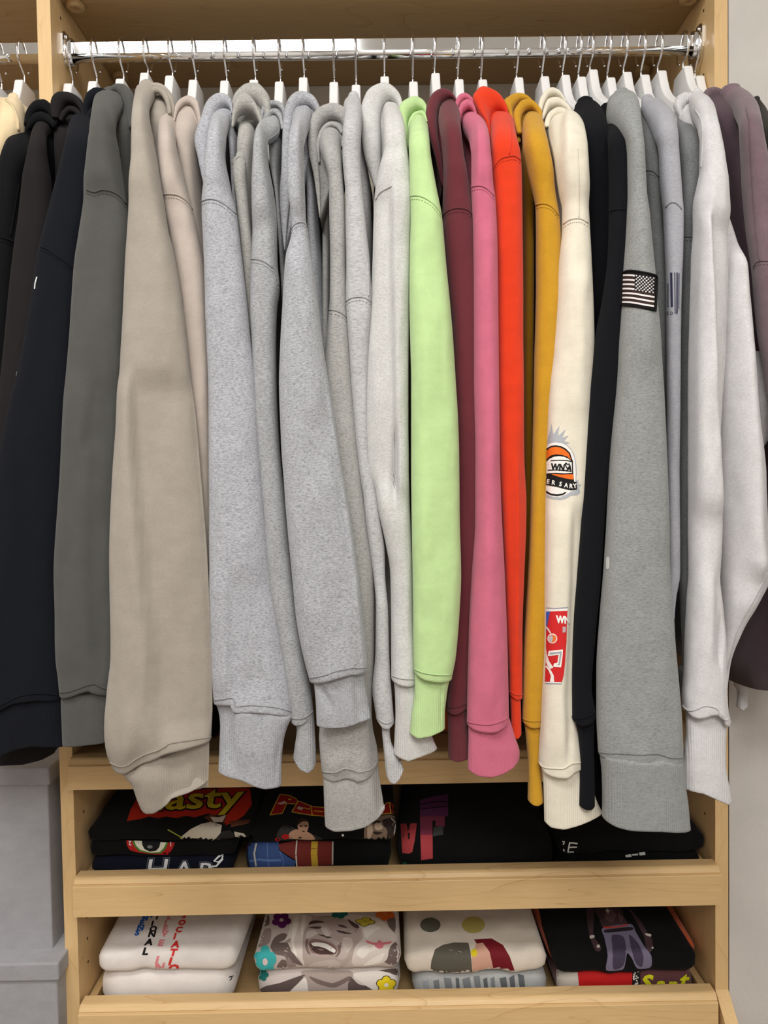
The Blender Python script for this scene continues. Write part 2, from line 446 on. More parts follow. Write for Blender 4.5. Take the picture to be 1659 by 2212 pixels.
# ------------------------------------------------------------------ garment builder
YT = -0.070            # plane where a sleeve starts beside the neck
def ypath(y, y0, Yb, Yt=YT, reach=85.0):
    return Yb+(Yt-Yb)*(1-sstep((y-y0)/reach))
def loft(name, keys, mat, parent, Yb, T=0.034, y0=None, folds=(), line0=None, line1=None, nr=100, npt=68,
         seed=0, amp=0.0022, p=0.8, tuck=True, shoulder=True, open_end=False, sag=0.0, Yt=YT, reach=85.0, rsmooth=True):
    ya, yb = keys[0][0], keys[-1][0]
    y0 = ya if y0 is None else y0
    rows = []; ys = []
    for i in range(nr):
        u = i/(nr-1)
        if shoulder: u = 0.55*u+0.45*u*u       # denser rows round the shoulder
        ys.append(ya+(yb-ya)*u)
    info = []
    for y in ys:
        xl, xr = interp(keys, y, 1), interp(keys, y, 2)
        Y = ypath(y, y0, Yb, Yt, reach) if shoulder else Yb
        info.append((y, xl, xr, Y, at((xl+xr)/2, y, Y)))
    verts, faces = [], []
    for i, (y, xl, xr, Y, cpt) in enumerate(info):
        a = info[max(0, i-1)][4]; b = info[min(nr-1, i+1)][4]
        t = Vector((0, (b-a).y, (b-a).z))
        if t.length < 1e-9: t = Vector((0, 0, -1))
        t.normalize(); nv = Vector((0, t.z, -t.y))
        L, Rr = at(xl, y, Y), at(xr, y, Y); A = (Rr-L)*0.5; cc = (L+Rr)*0.5
        ti = T if not isinstance(T, list) else interp(T, y)
        ti = min(ti, max(0.008, A.length*2*1.15))
        if shoulder: ti *= 0.55+0.45*sstep((y-y0+8)/60)
        sc_ = (cc-CAM).y/F_PX
        v0 = 1-sstep((y-ya)/max(1.0, 0.25*(yb-ya))); v1 = sstep((y-(yb-0.3*(yb-ya)))/max(1.0, 0.3*(yb-ya)))
        for k in range(npt):
            ph = 2*PI*k/npt; c, s = math.cos(ph), math.sin(ph)
            cs = math.copysign(abs(c)**p, c); sn = math.copysign(abs(s)**0.9, s)
            x = xl+(xr-xl)*(cs+1)/2
            q = cc+A*cs+nv*(ti*0.5*sn)
            d = 0.0
            if s > -0.2:
                wgt = min(1.0, max(0.0, s+0.15)*2.2)
                for kind, line, am, w in folds:
                    am = am*1.6
                    if y < line[0][0]-25 or y > line[-1][0]+25: continue
                    fx = plin(line, y)
                    fade = sstep((y-line[0][0]+25)/60)*sstep((line[-1][0]+25-y)/60)
                    if kind == 'ridge': d += am*fade*wgt*math.exp(-((x-fx)/w)**2)
                    else: d += am*0.5*fade*wgt*math.tanh((fx-x)/w)
            d += 1.35*amp*noise.noise(Vector((x*0.022, y*0.0065, seed*3.7)))*(1.0 if s > -0.3 else 0.3)
            d += 0.35*amp*noise.noise(Vector((x*0.07, y*0.02, seed*1.3+9)))
            q = q+nv*d
            dy = 0.0
            if line0: dy += v0*(plin(line0, x)-ya)
            if line1: dy += v1*(plin(line1, x)-yb)
            if sag and s < 0.15: dy += sag*v1*max(0.0, 1-cs*cs)*min(1.0, (0.15-s)*1.5)
            q.z -= dy*sc_
            verts.append(q)
    for i in range(nr-1):
        for k in range(npt):
            faces.append([i*npt+k, i*npt+(k+1) % npt, (i+1)*npt+(k+1) % npt, (i+1)*npt+k])
    def ring_of(i, f, dz):
        r = verts[i*npt:(i+1)*npt]; c = sum(r, Vector())/npt
        return [c+(v-c)*f+Vector((0, 0, dz)) + Vector((0,0,(v.z-c.z)*(1-f))) for v in r]
    def add_ring(r, prev, flip=False):
        o = len(verts); verts.extend(r)
        for k in range(npt):
            q = [prev+k, prev+(k+1) % npt, o+(k+1) % npt, o+k]
            faces.append(q[::-1] if flip else q)
        return o
    last = (nr-1)*npt
    if open_end:
        o = add_ring(ring_of(nr-1, 0.965, -0.0008), last)
        o = add_ring(ring_of(nr-1, 0.90, 0.0012), o)
        o = add_ring(ring_of(nr-1, 0.66, 0.012), o)
        faces.append([o+k for k in range(npt)])
    else:
        o = add_ring(ring_of(nr-1, 0.985, -0.0022), last)
        o = add_ring(ring_of(nr-1, 0.94, -0.0032), o)
        o = add_ring(ring_of(nr-1, 0.86, -0.0022), o)
        faces.append([o+k for k in range(npt)])
    # rounded top
    o = add_ring(ring_of(0, 0.9, 0.003), 0, True)
    o = add_ring(ring_of(0, 0.6, 0.005), o, True)
    faces.append([o+k for k in range(npt-1, -1, -1)])
    ob = part(name, verts, faces, mat, parent)
    return ob, (verts, faces)

def bvh_of(*geos):
    vs, fs = merge(*geos)
    return BVHTree.FromPolygons([tuple(v) for v in vs], fs)
def hit(bvh, x, y):
    d = ray(x, y).normalized()
    loc, nor, idx, dist = bvh.ray_cast(CAM, d)
    return loc, nor
def draped(bvh, pts, off=0.0):
    out = []
    for x, y in pts:
        loc, nor = hit(bvh, x, y)
        if loc is None: continue
        if nor.dot(ray(x, y)) > 0: nor = -nor
        out.append(loc+nor*off)
    return out
def seam(name, bvh, pts, mat, parent, r=0.0011, step=5.0, off=0.0002):
    L = sum(math.dist(a, b) for a, b in zip(pts, pts[1:]))
    P = draped(bvh, smooth_poly(pts, max(4, int(L/step))), off)
    # drop jumps off the surface
    Q = [P[0]] if P else []
    for q in P[1:]:
        if (q-Q[-1]).length < 0.02: Q.append(q)
    if len(Q) < 3: return None
    vs, fs = tube_v(Q, r, 6)
    return part(name, vs, fs, mat, parent)
def stitches(name, bvh, pts, mat, parent, r=0.00045, pitch=5.0, off=0.0003):
    L = sum(math.dist(a, b) for a, b in zip(pts, pts[1:])); n = max(4, int(L/pitch)*2)
    P = draped(bvh, smooth_poly(pts, n+1), off); geos = []
    for i in range(0, len(P)-1, 2):
        if (P[i+1]-P[i]).length < 0.012: geos.append(tube_v([P[i], P[i+1]], r, 4))
    if not geos: return None
    vs, fs = merge(*geos)
    o = part(name, vs, fs, mat, parent); o['kind'] = 'stuff'
    return o

def hood(parent, mat, rolls, back=0.10, dome=True, nm=('hood', 'hood_edge', 'hood_fold')):
    """rolls: (outer outline px, inner lip px or a thickness, plane Y); the first is the outermost"""
    hd = None
    for ri, (pts, inn, Y0) in enumerate(rolls):
        Y0 -= 0.032
        n = 40; P = smooth_poly(pts, n)
        ytop = min(p[1] for p in P); ybot = max(p[1] for p in P)
        cx = sum(p[0] for p in P)/n; cy = ybot
        if isinstance(inn, (int, float)):
            Q = []
            for i, (x, y) in enumerate(P):
                a = P[max(0, i-1)]; b = P[min(n-1, i+1)]
                tx, ty = b[0]-a[0], b[1]-a[1]; l = math.hypot(tx, ty) or 1
                w = inn*(0.72+0.28*math.sin(PI*i/(n-1)))
                Q.append((x-ty/l*w, y+tx/l*w))
        else: Q = smooth_poly(inn, n)
        m = 14; vs, fs = [], []; mid = []
        for i in range(n):
            Y = Y0-0.018*((P[i][1]-ytop)/80.0)
            A, B = at(P[i][0], P[i][1], Y), at(Q[i][0], Q[i][1], Y)
            c = (A+B)*0.5; h = (A-B)*0.5; mid.append(c)
            dr = min(h.length*1.1, 0.013)
            for k in range(m):
                a = 2*PI*k/m
                rr = 1+0.08*noise.noise(Vector((i*0.22, math.cos(a)*.7, ri+cx*.1)))
                ca, sa = math.cos(a), math.sin(a)
                vs.append(c+h*(math.copysign(abs(ca)**.85, ca)*rr)+Vector((0, dr*math.copysign(abs(sa)**.85, sa)*rr, 0)))
        for i in range(n-1):
            for k in range(m):
                fs.append([i*m+k, i*m+(k+1) % m, (i+1)*m+(k+1) % m, (i+1)*m+k])
        fs.append([k for k in range(m-1, -1, -1)]); fs.append([(n-1)*m+k for k in range(m)])
        if ri == 0 and dome:
            # the mass of the hood behind the first roll
            ctr = at(cx, ybot, Y0); dv, df = [], []; K = 7
            ins = [v+Vector((0, 0.003, 0)) for v in mid]
            for k in range(K):
                a = k/(K-1)*PI/2
                f = 0.45+0.55*math.cos(a)
                for v in ins:
                    q = ctr+(v-ctr)*f
                    q.y = v.y+back*math.sin(a); q.z -= 0.012*math.sin(a)
                    dv.append(q)
            for k in range(K-1):
                for i in range(n-1):
                    df.append([k*n+i+1, k*n+i, (k+1)*n+i, (k+1)*n+i+1])
                df.append([k*n, k*n+n-1, (k+1)*n+n-1, (k+1)*n])
            for i in range(n//2-1): df.append([i, i+1, n-2-i, n-1-i])
            df.append([(K-1)*n+i for i in range(n-1, -1, -1)])
            hd = part(nm[0], dv, df, mat, parent)
            part(nm[1], vs, fs, mat, hd)
        elif hd is None:
            hd = part(nm[0], vs, fs, mat, parent)
        else:
            part(nm[2], vs, fs, mat, hd)
    return hd

def torso(parent, mat, keys, ybot=1420, Yf=-0.105, Yr=0.20, y_sh=None, name='body', clamp=(-.452, .452)):
    """the body of the garment behind the sleeve: a thin bag draped over the hanger"""
    ya = keys[0][0]; nr, npt = 34, 36; verts, faces = [], []
    for i in range(nr):
        u = i/(nr-1); y = ya+(ybot-ya)*(u**1.6)
        xl, xr = interp(keys, y, 1), interp(keys, y, 2)
        k = sstep((y-ya)/55.0)
        f = -0.066+(Yf+0.066)*k; r = 0.08+(Yr-0.08)*k
        L, Rr = at(xl, y, f), at(xr, y, f)
        zz = at((xl+xr)/2, y, f).z
        cx, hx = (L.x+Rr.x)/2, max(0.004, (Rr.x-L.x)/2); cy, hy = (f+r)/2, (r-f)/2
        for q in range(npt):
            ph = 2*PI*q/npt; c, s = math.cos(ph), math.sin(ph)
            X = cx+hx*math.copysign(abs(c)**0.6, c)*(1+0.18*noise.noise(Vector((s*2.2, zz*5, cx*30))))
            yy = cy+hy*math.copysign(abs(s)**0.75, s)
            if clamp and yy > -0.012: X = min(clamp[1], max(clamp[0], X))
            verts.append(Vector((X, yy, zz)))
    for i in range(nr-1):
        for q in range(npt):
            faces.append([i*npt+(q+1) % npt, i*npt+q, (i+1)*npt+q, (i+1)*npt+(q+1) % npt])
    faces.append([k for k in range(npt)]); faces.append([(nr-1)*npt+k for k in range(npt-1, -1, -1)])
    return part(name, verts, faces, mat, parent), (verts, faces)

GARM = {}
def garment(key, kind, label, mats, hang, sleeve, Yb, T=0.034, line1=None, cuff=None, cline=None, cuffY=None,
            seams=(), rolls=(), folds=(), body=None, bodyY=-0.100, bmat=None, amp=0.0022, stitch=True, rib=True, group='garments hanging on the chrome rod', sag=0.0,
            cfolds=(), Yt=YT, y0=None, reach=85.0, cT=None, cat='hoodie', ybot=1420, back=0.10):
    mf, mr, ms = mats
    hx, hy, hl = hang
    tw = 0.0
    hanger(hx, hy, hl)
    p = HX[-1]
    t = thing(kind, label, cat, (p.x, Y_ROD, p.z-0.03), group)
    sd = len(GARM)+1
    sl, geo = loft('sleeve', sleeve, mf, t, Yb, T, folds=folds, line1=line1, seed=sd, amp=amp, Yt=Yt, y0=y0, reach=reach)
    geos = [geo]
    if cuff:
        cu, cg = loft('cuff', cuff, mr if rib else mf, sl, cuffY if cuffY is not None else Yb+0.001, (cT or 0.026), line0=line1, line1=cline, nr=40, npt=68,
                      seed=sd+50, amp=0.0012, shoulder=False, open_end=True, folds=cfolds, sag=sag)
        geos.append(cg)
    bg = None
    if body:
        bo, bg = torso(t, bmat or mf, body, ybot=ybot, Yf=bodyY)
    b = bvh_of(geo)
    for s in seams:
        seam('armhole_seam', b, s, ms, sl, 0.0010)
        if stitch: stitches('stitching', b, [(x, y+8) for x, y in s], ms, sl)
    if line1:
        seam('cuff_seam', b, [(x, y-3) for x, y in line1], ms, sl, 0.0010)
    if rolls: hood(t, mf, rolls, back=back)
    GARM[key] = dict(t=t, sleeve=sl, bvh=bvh_of(*geos), body=bg)
    return t
def mats(name, c, contrast=0.0, dark=0.8, **kw):
    dark = 1-(1-dark)*.45
    return (fabric(name, c, contrast, **kw), fabric(name+'_rib', c, contrast*0.8, rib=True, **kw), fabric(name+'_seam', [x*dark for x in c], contrast*0.5, **kw))
# ------------------------------------------------------------------ the garments, left to right (pixel outlines of each sleeve)
K_BLACK = mats('black_fleece', (15, 16, 19), sheen=.02); K_FADED = mats('faded_black_fleece', (33, 30, 31), sheen=.02); K_NAVY = mats('midnight_fleece', (18, 21, 28), sheen=.02)
K_CHAR = mats('washed_charcoal', (81, 81, 78), .08, .75); K_TAUPE = mats('taupe_fleece', (165, 157, 146), .10, .82); K_SAND = mats('pale_sand_fleece', (192, 180, 170), .08, .82)
K_H1 = mats('cool_heather', (174, 176, 183), .75, .8); K_H2 = mats('warm_heather', (172, 171, 167), .55, .8, warm=1); K_H3 = mats('grey_heather', (164, 166, 169), .70, .8)
K_H4 = mats('steel_heather', (171, 173, 179), .75, .8); K_H5 = mats('soft_heather', (170, 170, 168), .60, .8, warm=1); K_H6 = mats('marled_heather', (190, 190, 191), .5, .8, streak=(.3, 1, 1.2))
K_H7 = mats('pale_heather', (206, 206, 204), .34, .82); K_LIME = mats('lime_fleece', (192, 223, 158), .05, .85); K_MAR = mats('maroon_fleece', (104, 44, 52), .06, .7)
K_PINK = mats('rose_fleece', (206, 108, 134), .08, .8); K_RED = mats('vermilion_fleece', (224, 60, 24), .06, .8); K_MUST = mats('mustard_fleece', (200, 150, 36), .10, .8)
K_CREAM = mats('cream_fleece', (234, 228, 210), .06, .85); K_B2 = mats('ink_black_fleece', (17, 18, 23), sheen=.02); K_G1 = mats('mid_grey_marl', (148, 152, 151), .50, .72, streak=(.4, 1, 1.4))
K_G2 = mats('dark_grey_marl', (108, 111, 112), .45, .7); K_G3 = mats('lilac_grey_marl', (172, 173, 181), .30, .75); K_G4 = mats('stone_grey_marl', (128, 131, 133), .5, .75)
K_ICE = mats('ash_white_marl', (217, 216, 218), .22, .85); K_MAUVE = mats('mauve_velour', (128, 106, 114), .12, .75, blotch=.10, sheen=.35); K_MAUVE_DK = mats('dark_mauve_velour', (86, 68, 77), .10, .75, blotch=.06, sheen=.25); K_OLIVE = mats('dark_olive_cloth', (48, 46, 38))  # the mauve sweatshirt's body takes a darker tone than its sleeve
K_BEIGE = mats('beige_twill', (228, 207, 168), .06, .85)

def hl(s): return 'white hanger holding the '+s
def bump_side(xs): return xs
# 1
garment('g1', 'black_hoodie', 'black hoodie, first on the rod, its shoulder over the left maple panel', K_BLACK, (147, 180, hl('first black hoodie beside the left panel')),
  [(268, 46, 100), (285, 38, 76), (300, 25, 68), (340, 8, 62), (400, -10, 46), (520, -42, 34), (640, -62, 26), (820, -92, 12), (1100, -130, -2), (1520, -170, -20)], -.128,
  seams=[[(-20, 512), (5, 514), (20, 519), (33, 526)]], rolls=[([(52, 276), (56, 248), (68, 227), (88, 217), (106, 221), (118, 240), (126, 262)], [(62, 264), (70, 250), (84, 243), (98, 245), (108, 252), (116, 262), (122, 270)], -.050), ([(54, 280), (62, 262), (74, 248), (90, 243), (106, 250), (120, 264)], [(58, 284), (70, 272), (82, 268), (96, 268), (110, 272), (118, 280)], -.062)],
  body=[(245, 84, 122), (290, 66, 112), (400, 44, 90), (600, 22, 60), (1400, -30, 0)], amp=.0012)
# 2
garment('g2', 'faded_black_hoodie', 'faded brownish-black hoodie with no visible seam, second from the left panel', K_FADED, (200, 175, hl('faded brownish-black hoodie')),
  [(248, 118, 168), (260, 94, 148), (274, 80, 118), (290, 71, 100), (325, 64, 100), (397, 52, 109), (477, 42, 114), (520, 35, 112), (640, 22, 100), (740, 12, 84), (820, 5, 70), (1000, -14, 40), (1300, -40, 20), (1510, -52, 60)], -.142,
  line1=[(-60, 1532), (60, 1520), (100, 1520)], cuff=[(1500, -50, 66), (1560, -48, 100), (1606, -50, 140), (1640, -40, 118)], cline=[(-60, 1650), (60, 1643), (100, 1634), (150, 1612)], cuffY=-.10,
  rolls=[([(113, 256), (111, 228), (118, 207), (136, 200), (156, 203), (174, 214), (182, 230), (180, 250)], [(128, 256), (133, 243), (141, 231), (152, 227), (164, 229), (172, 236), (176, 244), (177, 252)], -.05), ([(128, 258), (134, 242), (148, 231), (164, 233), (176, 246)], [(134, 262), (142, 250), (151, 243), (162, 245), (172, 254)], -.058)],
  body=[(240, 130, 178), (280, 98, 160), (400, 104, 150), (600, 70, 130), (1400, 0, 100)], amp=.0012)
# 3
garment('g3', 'navy_black_hoodie', 'blue-black hoodie with wide cuff, left of the charcoal sleeve', K_NAVY, (259, 170, hl('blue-black hoodie')),
  [(248, 178, 206), (263, 158, 208), (287, 149, 208), (324, 142, 206), (398, 122, 200), (477, 101, 188), (530, 88, 176), (586, 77, 170), (640, 70, 166), (780, 45, 156), (880, 20, 150), (979, 0, 144), (1100, -14, 136), (1240, -26, 128), (1400, -34, 130), (1515, -38, 136)], -.155,
  line1=[(-40, 1540), (0, 1527), (44, 1506), (90, 1501), (136, 1506)], cuff=[(1500, -36, 136), (1560, -36, 138), (1612, -34, 142)], cline=[(-40, 1640), (0, 1630), (40, 1612), (80, 1604), (142, 1610)],
  seams=[[(88, 533), (104, 540), (130, 558), (164, 584)]], rolls=[([(180, 256), (182, 222), (192, 200), (208, 192), (226, 194), (238, 204), (244, 230)], [(190, 256), (194, 240), (204, 226), (216, 220), (228, 222), (236, 228), (242, 240)], -.05), ([(184, 262), (194, 238), (212, 226), (234, 234)], [(194, 266), (204, 250), (216, 240), (234, 246)], -.058)],
  body=[(240, 188, 240), (300, 172, 226), (500, 150, 200), (1400, 60, 120)], amp=.0014)
# 4
garment('g4', 'charcoal_hoodie', 'washed charcoal grey hoodie beside the taupe sleeve', K_CHAR, (312, 157, hl('washed charcoal hoodie')),
  [(203, 224, 262), (216, 215, 268), (236, 208, 260), (250, 206, 252), (285, 203, 249), (320, 199, 255), (405, 187, 268), (440, 182, 273), (501, 173, 279), (560, 165, 277), (633, 158, 272), (717, 152, 268), (820, 143, 264), (1006, 133, 256), (1107, 128, 252), (1240, 121, 252), (1375, 122, 256), (1470, 128, 250), (1490, 130, 246)], -.165,
  line1=[(130, 1499), (145, 1498), (162, 1493), (186, 1484), (203, 1480), (214, 1486), (236, 1493), (250, 1496)], cuff=[(1484, 132, 244), (1540, 133, 242), (1600, 135, 242)], cline=[(135, 1609), (160, 1606), (190, 1602), (240, 1598)],
  seams=[[(187, 409), (204, 415), (220, 410), (240, 413), (258, 424), (272, 441)]],
  rolls=[([(226, 218), (234, 197), (248, 184), (262, 182), (276, 188), (288, 204), (294, 230), (292, 270)], [(228, 222), (236, 207), (246, 201), (256, 204), (264, 214), (271, 232), (276, 252), (280, 280)], -.045)],
  folds=[('step', [(820, 196), (960, 188), (980, 206), (1107, 202), (1240, 200), (1440, 210)], .004, 9), ('ridge', [(840, 200), (900, 196), (960, 188)], .003, 7), ('step', [(230, 248), (330, 256), (420, 268)], .01, 10)],
  body=[(214, 236, 288), (260, 230, 286), (340, 238, 286), (420, 250, 288), (600, 262, 290), (1400, 220, 260)], bodyY=-.104)
# 5
garment('g5', 'taupe_hoodie', 'taupe hoodie with the broadest sleeve and a creased cuff', K_TAUPE, (366, 163, hl('broad-sleeved taupe hoodie')),
  [(188, 302, 334), (199, 294, 336), (220, 291, 326), (236, 290, 322), (304, 289, 331), (338, 289, 337), (415, 283, 350), (501, 277, 364), (535, 274, 373), (687, 266, 398), (819, 259, 412), (904, 256, 423), (1040, 247, 435), (1141, 244, 443), (1240, 243, 449), (1392, 244, 456), (1470, 236, 459), (1544, 230, 459), (1600, 232, 457), (1622, 240, 456)], -.178, T=.044,
  line1=[(238, 1650), (257, 1658), (275, 1656), (297, 1641), (318, 1631), (338, 1625), (356, 1616), (368, 1609), (410, 1602), (456, 1595)],
  cuff=[(1612, 252, 452), (1660, 264, 450), (1690, 287, 449), (1720, 298, 448), (1735, 306, 448)], cline=[(300, 1745), (317, 1750), (338, 1747), (365, 1729), (378, 1714), (412, 1704), (448, 1688)],
  rolls=[([(300, 214), (306, 190), (324, 181), (346, 181), (364, 193), (375, 212), (379, 236), (374, 254)], [(318, 230), (322, 204), (332, 196), (344, 199), (354, 210), (362, 226), (367, 240), (368, 254)], -.04), ([(318, 214), (328, 192), (342, 188), (356, 196), (367, 216), (371, 244)], [(324, 226), (331, 206), (342, 203), (352, 212), (359, 228), (363, 250)], -.05)],
  folds=[('step', [(820, 296), (1000, 302), (1124, 314), (1240, 324), (1358, 334), (1426, 338), (1510, 341), (1560, 350), (1600, 360)], .010, 6), ('ridge', [(1280, 330), (1340, 333), (1420, 330)], .002, 14), ('ridge', [(1500, 300), (1560, 296), (1610, 290)], .003, 22), ('step', [(230, 318), (330, 334), (420, 349)], .008, 8)],
  cfolds=[('step', [(1600, 362), (1660, 366), (1730, 368)], .006, 8), ('step', [(1650, 418), (1700, 420)], .004, 6)],
  body=[(198, 308, 366), (222, 304, 372), (250, 302, 374), (304, 312, 372), (420, 332, 386), (600, 360, 420), (1400, 380, 440)], bodyY=-.104, sag=0)
# 6
garment('g6', 'sand_hoodie', 'pale sand-pink hoodie peeking between taupe and grey sleeves', K_SAND, (417, 172, hl('pale sand hoodie')),
  [(250, 362, 398), (262, 351, 392), (280, 345, 382), (300, 343, 380), (338, 345, 386), (371, 348, 394), (415, 353, 405), (454, 356, 416), (495, 364, 425), (602, 380, 444), (704, 390, 449), (819, 400, 455), (1000, 415, 458), (1300, 430, 460), (1500, 436, 462)], -.148,
  seams=[[(351, 420), (366, 419), (382, 421), (396, 429), (408, 441), (415, 453)]],
  rolls=[([(372, 268), (376, 238), (386, 218), (405, 208), (422, 214), (431, 228), (435, 262), (431, 290)], [(378, 262), (384, 242), (394, 229), (406, 226), (416, 232), (424, 250), (428, 268), (428, 292)], -.045)],
  folds=[('step', [(262, 376), (304, 378), (371, 392), (430, 410)], .008, 8)],
  body=[(220, 372, 426), (250, 364, 430), (280, 360, 424), (340, 368, 424), (420, 388, 428), (600, 420, 450), (1400, 420, 450)], bodyY=-.115)
# 7
garment('g7', 'cool_grey_hoodie', 'cool heather grey hoodie with a broad sleeve, right of the sand-pink one', K_H1, (485, 174, hl('cool grey hoodie next to the sand-pink one')),
  [(236, 470, 500), (250, 461, 500), (285, 453, 490), (334, 447, 486), (397, 441, 496), (431, 436, 503), (462, 436, 511), (501, 438, 516), (569, 441, 524), (670, 444, 535), (738, 447, 541), (819, 450, 551), (921, 451, 558), (1022, 452, 564), (1140, 452, 574), (1240, 453, 584), (1392, 457, 610), (1476, 460, 625), (1525, 462, 630)], -.172,
  line1=[(461, 1516), (480, 1513), (503, 1511), (509, 1528), (525, 1527), (545, 1526), (584, 1529), (610, 1534), (630, 1541)],
  cuff=[(1512, 464, 631), (1545, 473, 631), (1570, 475, 621), (1600, 474, 613), (1645, 473, 608), (1672, 472, 607)], cline=[(466, 1664), (489, 1669), (523, 1676), (554, 1690), (575, 1696), (606, 1697)],
  seams=[[(436, 434), (450, 430), (468, 432), (487, 443), (510, 463)]],
  rolls=[([(440, 400), (428, 345), (421, 300), (436, 250), (446, 224), (462, 208), (478, 203), (492, 207), (502, 220), (503, 244)], [(448, 400), (452, 345), (456, 300), (463, 262), (472, 244), (480, 236), (488, 233), (494, 234), (498, 238), (499, 246)], -.05)],
  folds=[('step', [(1240, 498), (1400, 500), (1500, 503)], .004, 6), ('step', [(270, 480), (330, 486), (400, 497)], .006, 8)], cfolds=[('step', [(1500, 505), (1560, 508), (1640, 512)], -.004, 6), ('ridge', [(1590, 607), (1660, 596)], -.0015, 4)],
  body=[(240, 476, 502), (300, 486, 510), (400, 494, 512), (600, 510, 540), (1400, 560, 600)])
# 8
garment('g8', 'deep_hood_grey_hoodie', 'warm grey hoodie with a tall double-folded hood and thin gathered sleeve', K_H2, (548, 172, hl('warm grey hoodie with the tall hood')),
  [(338, 509, 528), (350, 502, 530), (379, 503, 531), (433, 511, 536), (477, 515, 540), (569, 524, 549), (670, 534, 553), (738, 541, 556), (900, 548, 565), (1300, 580, 600)], -.150, T=.024,
  seams=[[(500, 384), (501, 368), (504, 353), (511, 343), (518, 339), (525, 343), (529, 354)]], stitch=False, Yt=-.135, reach=40,
  rolls=[([(499, 262), (500, 232), (506, 210), (518, 193), (534, 184), (550, 181), (563, 186), (575, 198), (584, 217), (586, 246)], [(510, 262), (512, 250), (518, 238), (528, 226), (540, 222), (552, 225), (560, 232), (566, 240), (570, 250), (572, 262)], -.035), ([(500, 272), (504, 236), (514, 212), (528, 204), (542, 210), (553, 224), (560, 240), (567, 258), (568, 282)], [(504, 276), (512, 256), (522, 247), (534, 244), (546, 247), (554, 254), (559, 264), (562, 276), (560, 290)], -.062)],
  body=[(242, 514, 550), (262, 505, 553), (300, 496, 553), (343, 495, 550), (400, 498, 548), (470, 512, 548), (600, 530, 552), (1400, 570, 610)], bodyY=-.125, back=.07)
# 9
garment('g9', 'double_rolled_grey_hoodie', 'grey hoodie with a small round hood, seam low on the shoulder', K_H3, (603, 176, hl('grey hoodie with the small round hood')),
  [(247, 578, 606), (262, 570, 607), (281, 562, 604), (303, 553, 578), (343, 549, 579), (415, 546, 591), (477, 546, 598), (562, 543, 599), (623, 541, 604), (670, 541, 598), (738, 544, 596), (819, 546, 597), (955, 553, 603), (1022, 559, 609), (1090, 566, 617), (1240, 579, 633), (1375, 603, 653), (1476, 621, 671), (1530, 628, 677)], -.165, T=.036,
  line1=[(628, 1553), (640, 1556), (655, 1554), (668, 1546), (678, 1536)], cuff=[(1532, 632, 677), (1578, 641, 680), (1611, 637, 682), (1640, 634, 683)], cline=[(633, 1632), (651, 1653), (667, 1660), (678, 1654), (684, 1643)],
  seams=[[(543, 559), (558, 561), (572, 566), (584, 575), (594, 585), (603, 620)]],
  rolls=[([(565, 262), (564, 240), (571, 225), (583, 218), (597, 218), (608, 223), (616, 236), (617, 262)], [(569, 262), (570, 250), (576, 238), (584, 231), (596, 230), (604, 235), (610, 246), (612, 264)], -.045), ([(566, 276), (568, 254), (577, 243), (589, 236), (602, 242), (610, 254), (613, 278)], [(572, 276), (576, 262), (583, 252), (591, 247), (599, 252), (604, 262), (607, 280)], -.056)],
  folds=[('step', [(280, 572), (352, 578), (415, 588), (480, 594)], .010, 7)],
  body=[(252, 578, 608), (300, 570, 609), (361, 578, 603), (415, 588, 606), (470, 592, 612), (600, 600, 622), (1400, 640, 680)], bodyY=-.104, cT=.03)
# 10
garment('g10', 'large_grey_hoodie', 'heather grey hoodie with a pinched shoulder seam and a square cuff hanging in front', K_H4, (655, 167, hl('heather grey hoodie with the square cuff')),
  [(236, 644, 672), (252, 634, 674), (285, 629, 664), (317, 626, 657), (343, 623, 656), (397, 622, 658), (448, 628, 660), (478, 630, 661), (491, 630, 664), (508, 629, 666), (530, 624, 669), (552, 618, 672), (600, 614, 680), (653, 611, 687), (738, 606, 697), (819, 603, 709), (921, 606, 726), (972, 608, 733), (1039, 613, 744), (1117, 619, 758), (1240, 631, 775), (1324, 640, 784), (1409, 657, 792), (1450, 668, 794)], -.192, T=.042,
  line1=[(670, 1467), (698, 1462), (727, 1452), (748, 1448), (761, 1445), (776, 1446), (794, 1444)], cuff=[(1444, 674, 790), (1473, 678, 787), (1500, 681, 792), (1530, 683, 797), (1556, 684, 801)], cline=[(684, 1565), (715, 1565), (746, 1563), (771, 1556), (800, 1550)],
  seams=[[(630, 495), (636, 485), (646, 480), (656, 481), (663, 492)]],
  rolls=[([(614, 540), (606, 470), (604, 412), (608, 361), (610, 288), (613, 252), (621, 221), (633, 205), (648, 199), (667, 203), (682, 214), (693, 236)], [(616, 540), (622, 470), (628, 412), (630, 361), (631, 300), (634, 262), (639, 242), (648, 232), (660, 229), (672, 233), (681, 244), (686, 256)], -.045)],
  folds=[('step', [(290, 654), (400, 657), (470, 659)], .012, 5), ('ridge', [(820, 709), (921, 722), (1039, 742), (1240, 770), (1440, 786)], .002, 5), ('ridge', [(560, 640), (700, 660), (900, 680)], .0025, 22)],
  cfolds=[('step', [(1440, 762), (1500, 766), (1560, 771)], .003, 3), ('ridge', [(1470, 690), (1500, 706), (1530, 718)], -.003, 9)],
  body=[(240, 650, 680), (297, 652, 672), (343, 652, 674), (400, 655, 684), (470, 655, 688), (600, 655, 700), (1400, 720, 770)], bodyY=-.104, amp=.0028)
